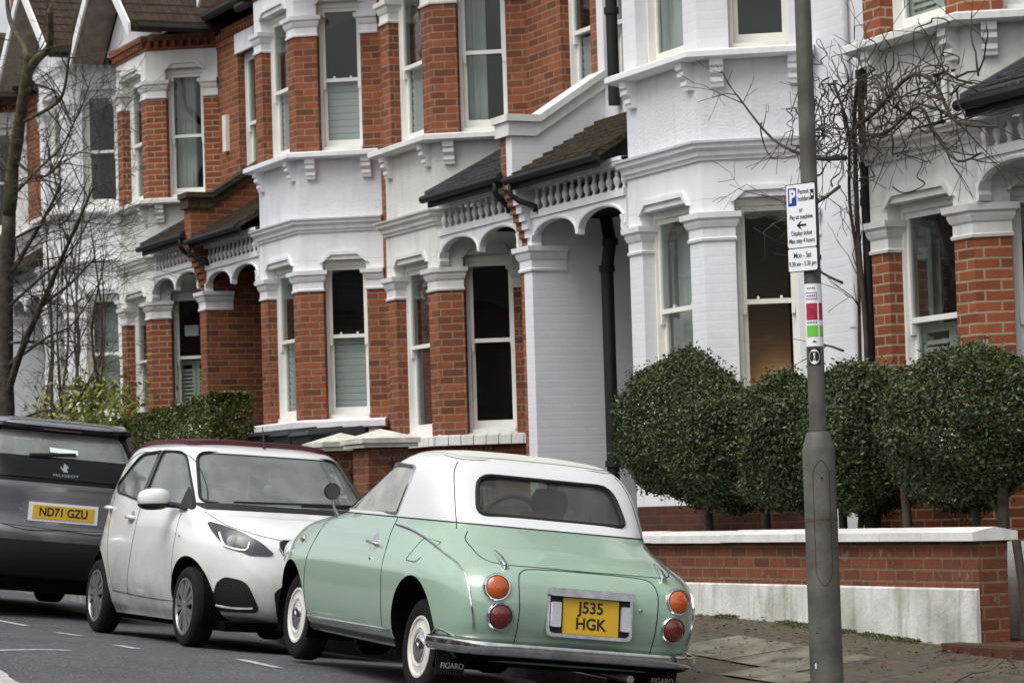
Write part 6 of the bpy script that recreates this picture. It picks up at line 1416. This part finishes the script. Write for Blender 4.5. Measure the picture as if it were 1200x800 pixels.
# rampant animal badge and lettering on the band
hc, hn = S.cast('x', -1, .0, 1.205); ux = Vector((0, -1, 0)); uz = Vector((.5, 0, 1)).normalized(); un = ux.cross(uz).normalized(); lc = hc + un * .013
lion = [(-.012, -.045), (-.004, -.045), (.002, -.028), (.010, -.032), (.016, -.046), (.024, -.045), (.018, -.022), (.012, -.010), (.016, .004), (.028, .002), (.030, .009), (.018, .014), (.028, .022), (.026, .030), (.014, .024), (.012, .034), (.004, .044), (-.008, .044), (-.016, .034), (-.012, .022), (-.020, .010), (-.022, -.006), (-.032, .004), (-.034, .020), (-.040, .018), (-.038, -.002), (-.024, -.018), (-.016, -.030)]
V_ = [tuple(lc + ux * x + uz * z) for x, z in lion] + [tuple(lc + ux * x + uz * z + un * .004) for x, z in lion]; n = len(lion)
S.part('badge', V_, [tuple(range(n)), tuple(range(n, 2 * n))] + [(i, (i + 1) % n, n + (i + 1) % n, n + i) for i in range(n)], 'chrome', bd, False)
hc, hn = S.cast('x', -1, .0, 1.145); plate_text(S, 'PEUGEOT', hc + un * .014, ux, uz, .034, bd, 1.5, 0, 'silver')
# sticker in the window, wiper, plate
S.drape('window_sticker', [(-.13, 1.335), (.11, 1.345), (.11, 1.385), (-.13, 1.375)], 'x', -1, 'sticker_pale', -.004, .002, .05)
b = MB(); P_ = [S.cast('x', -1, .30 - .05 * q, 1.29 + .004 * q) for q in range(0, 9)]; b.tube([h + n * .02 for h, n in P_], .016, 6, (1, .5)); S.part('wiper', b.v, b.f, 'trim_black')
rec = S.drape('plate_recess', round_poly([(-.36, .74, .03), (-.34, .93, .03), (.34, .93, .03), (.36, .74, .03)], .03), 'x', -1, 'suv_paint', .0, .002, .05)
hc, hn = S.cast('x', -1, .0, .84); ux = Vector((0, -1, 0)); uz = Vector((0, 0, 1)); un = ux.cross(uz)
def SB(x0, x1, z0, z1, d0, d1, nm, mt, par=None):
    V = [tuple(hc + ux * x + uz * z + un * d) for d in (d0, d1) for x, z in ((x0, z0), (x1, z0), (x1, z1), (x0, z1))]
    return S.part(nm, V, [(0, 1, 2, 3), (4, 5, 6, 7), (0, 1, 5, 4), (1, 2, 6, 5), (2, 3, 7, 6), (3, 0, 4, 7)], mt, par, False)
pf_ = SB(-.295, .295, -.078, .078, .004, .012, 'plate_surround', 'plate_white'); np2 = SB(-.26, .26, -.0555, .0555, .0125, .017, 'number_plate', 'plate_yellow')
plate_text(S, 'ND71 GZU', hc + un * .0175, ux, uz, .096, np2, .88, .003)
S.line('tailgate_seam', [('x', -1, .70, 1.10), ('x', -1, .66, .9), ('x', -1, .62, .72), ('x', -1, 0, .70), ('x', -1, -.62, .72), ('x', -1, -.66, .9), ('x', -1, -.70, 1.10)], 'seal_line', .004, smooth_=5)
S.line('bumper_seam', [('x', -1, .86, .70), ('x', -1, .4, .695), ('x', -1, 0, .695), ('x', -1, -.4, .695), ('x', -1, -.86, .70)], 'seal_line', .005, smooth_=5)
S.drape('lower_bumper', round_poly([(-.84, .30, .03), (-.86, .60, .03), (.86, .60, .03), (.84, .30, .03)], .03), 'x', -1, 'trim_black', .001, .006, .05)
b = MB(); b.hexa([(-2.05, -.75, .17), (2.0, -.75, .17), (2.0, .75, .17), (-2.05, .75, .17), (-2.1, -.8, .28), (2.05, -.8, .28), (2.05, .8, .28), (-2.1, .8, .28)]); S.part('underbody', b.v, b.f, 'under_black', smooth=False)
for sg in (-1, 1):
    for x_ in (-1.34, 1.34): S.wheel(x_, sg * .79, .345, .225, 'spoke', sg)
seat(S, -.1, -.4, .5, 1.28, 'seat_dark'); seat(S, -.1, .4, .5, 1.28, 'seat_dark'); seat(S, -1.1, 0, 1.2, 1.24, 'seat_dark', False)
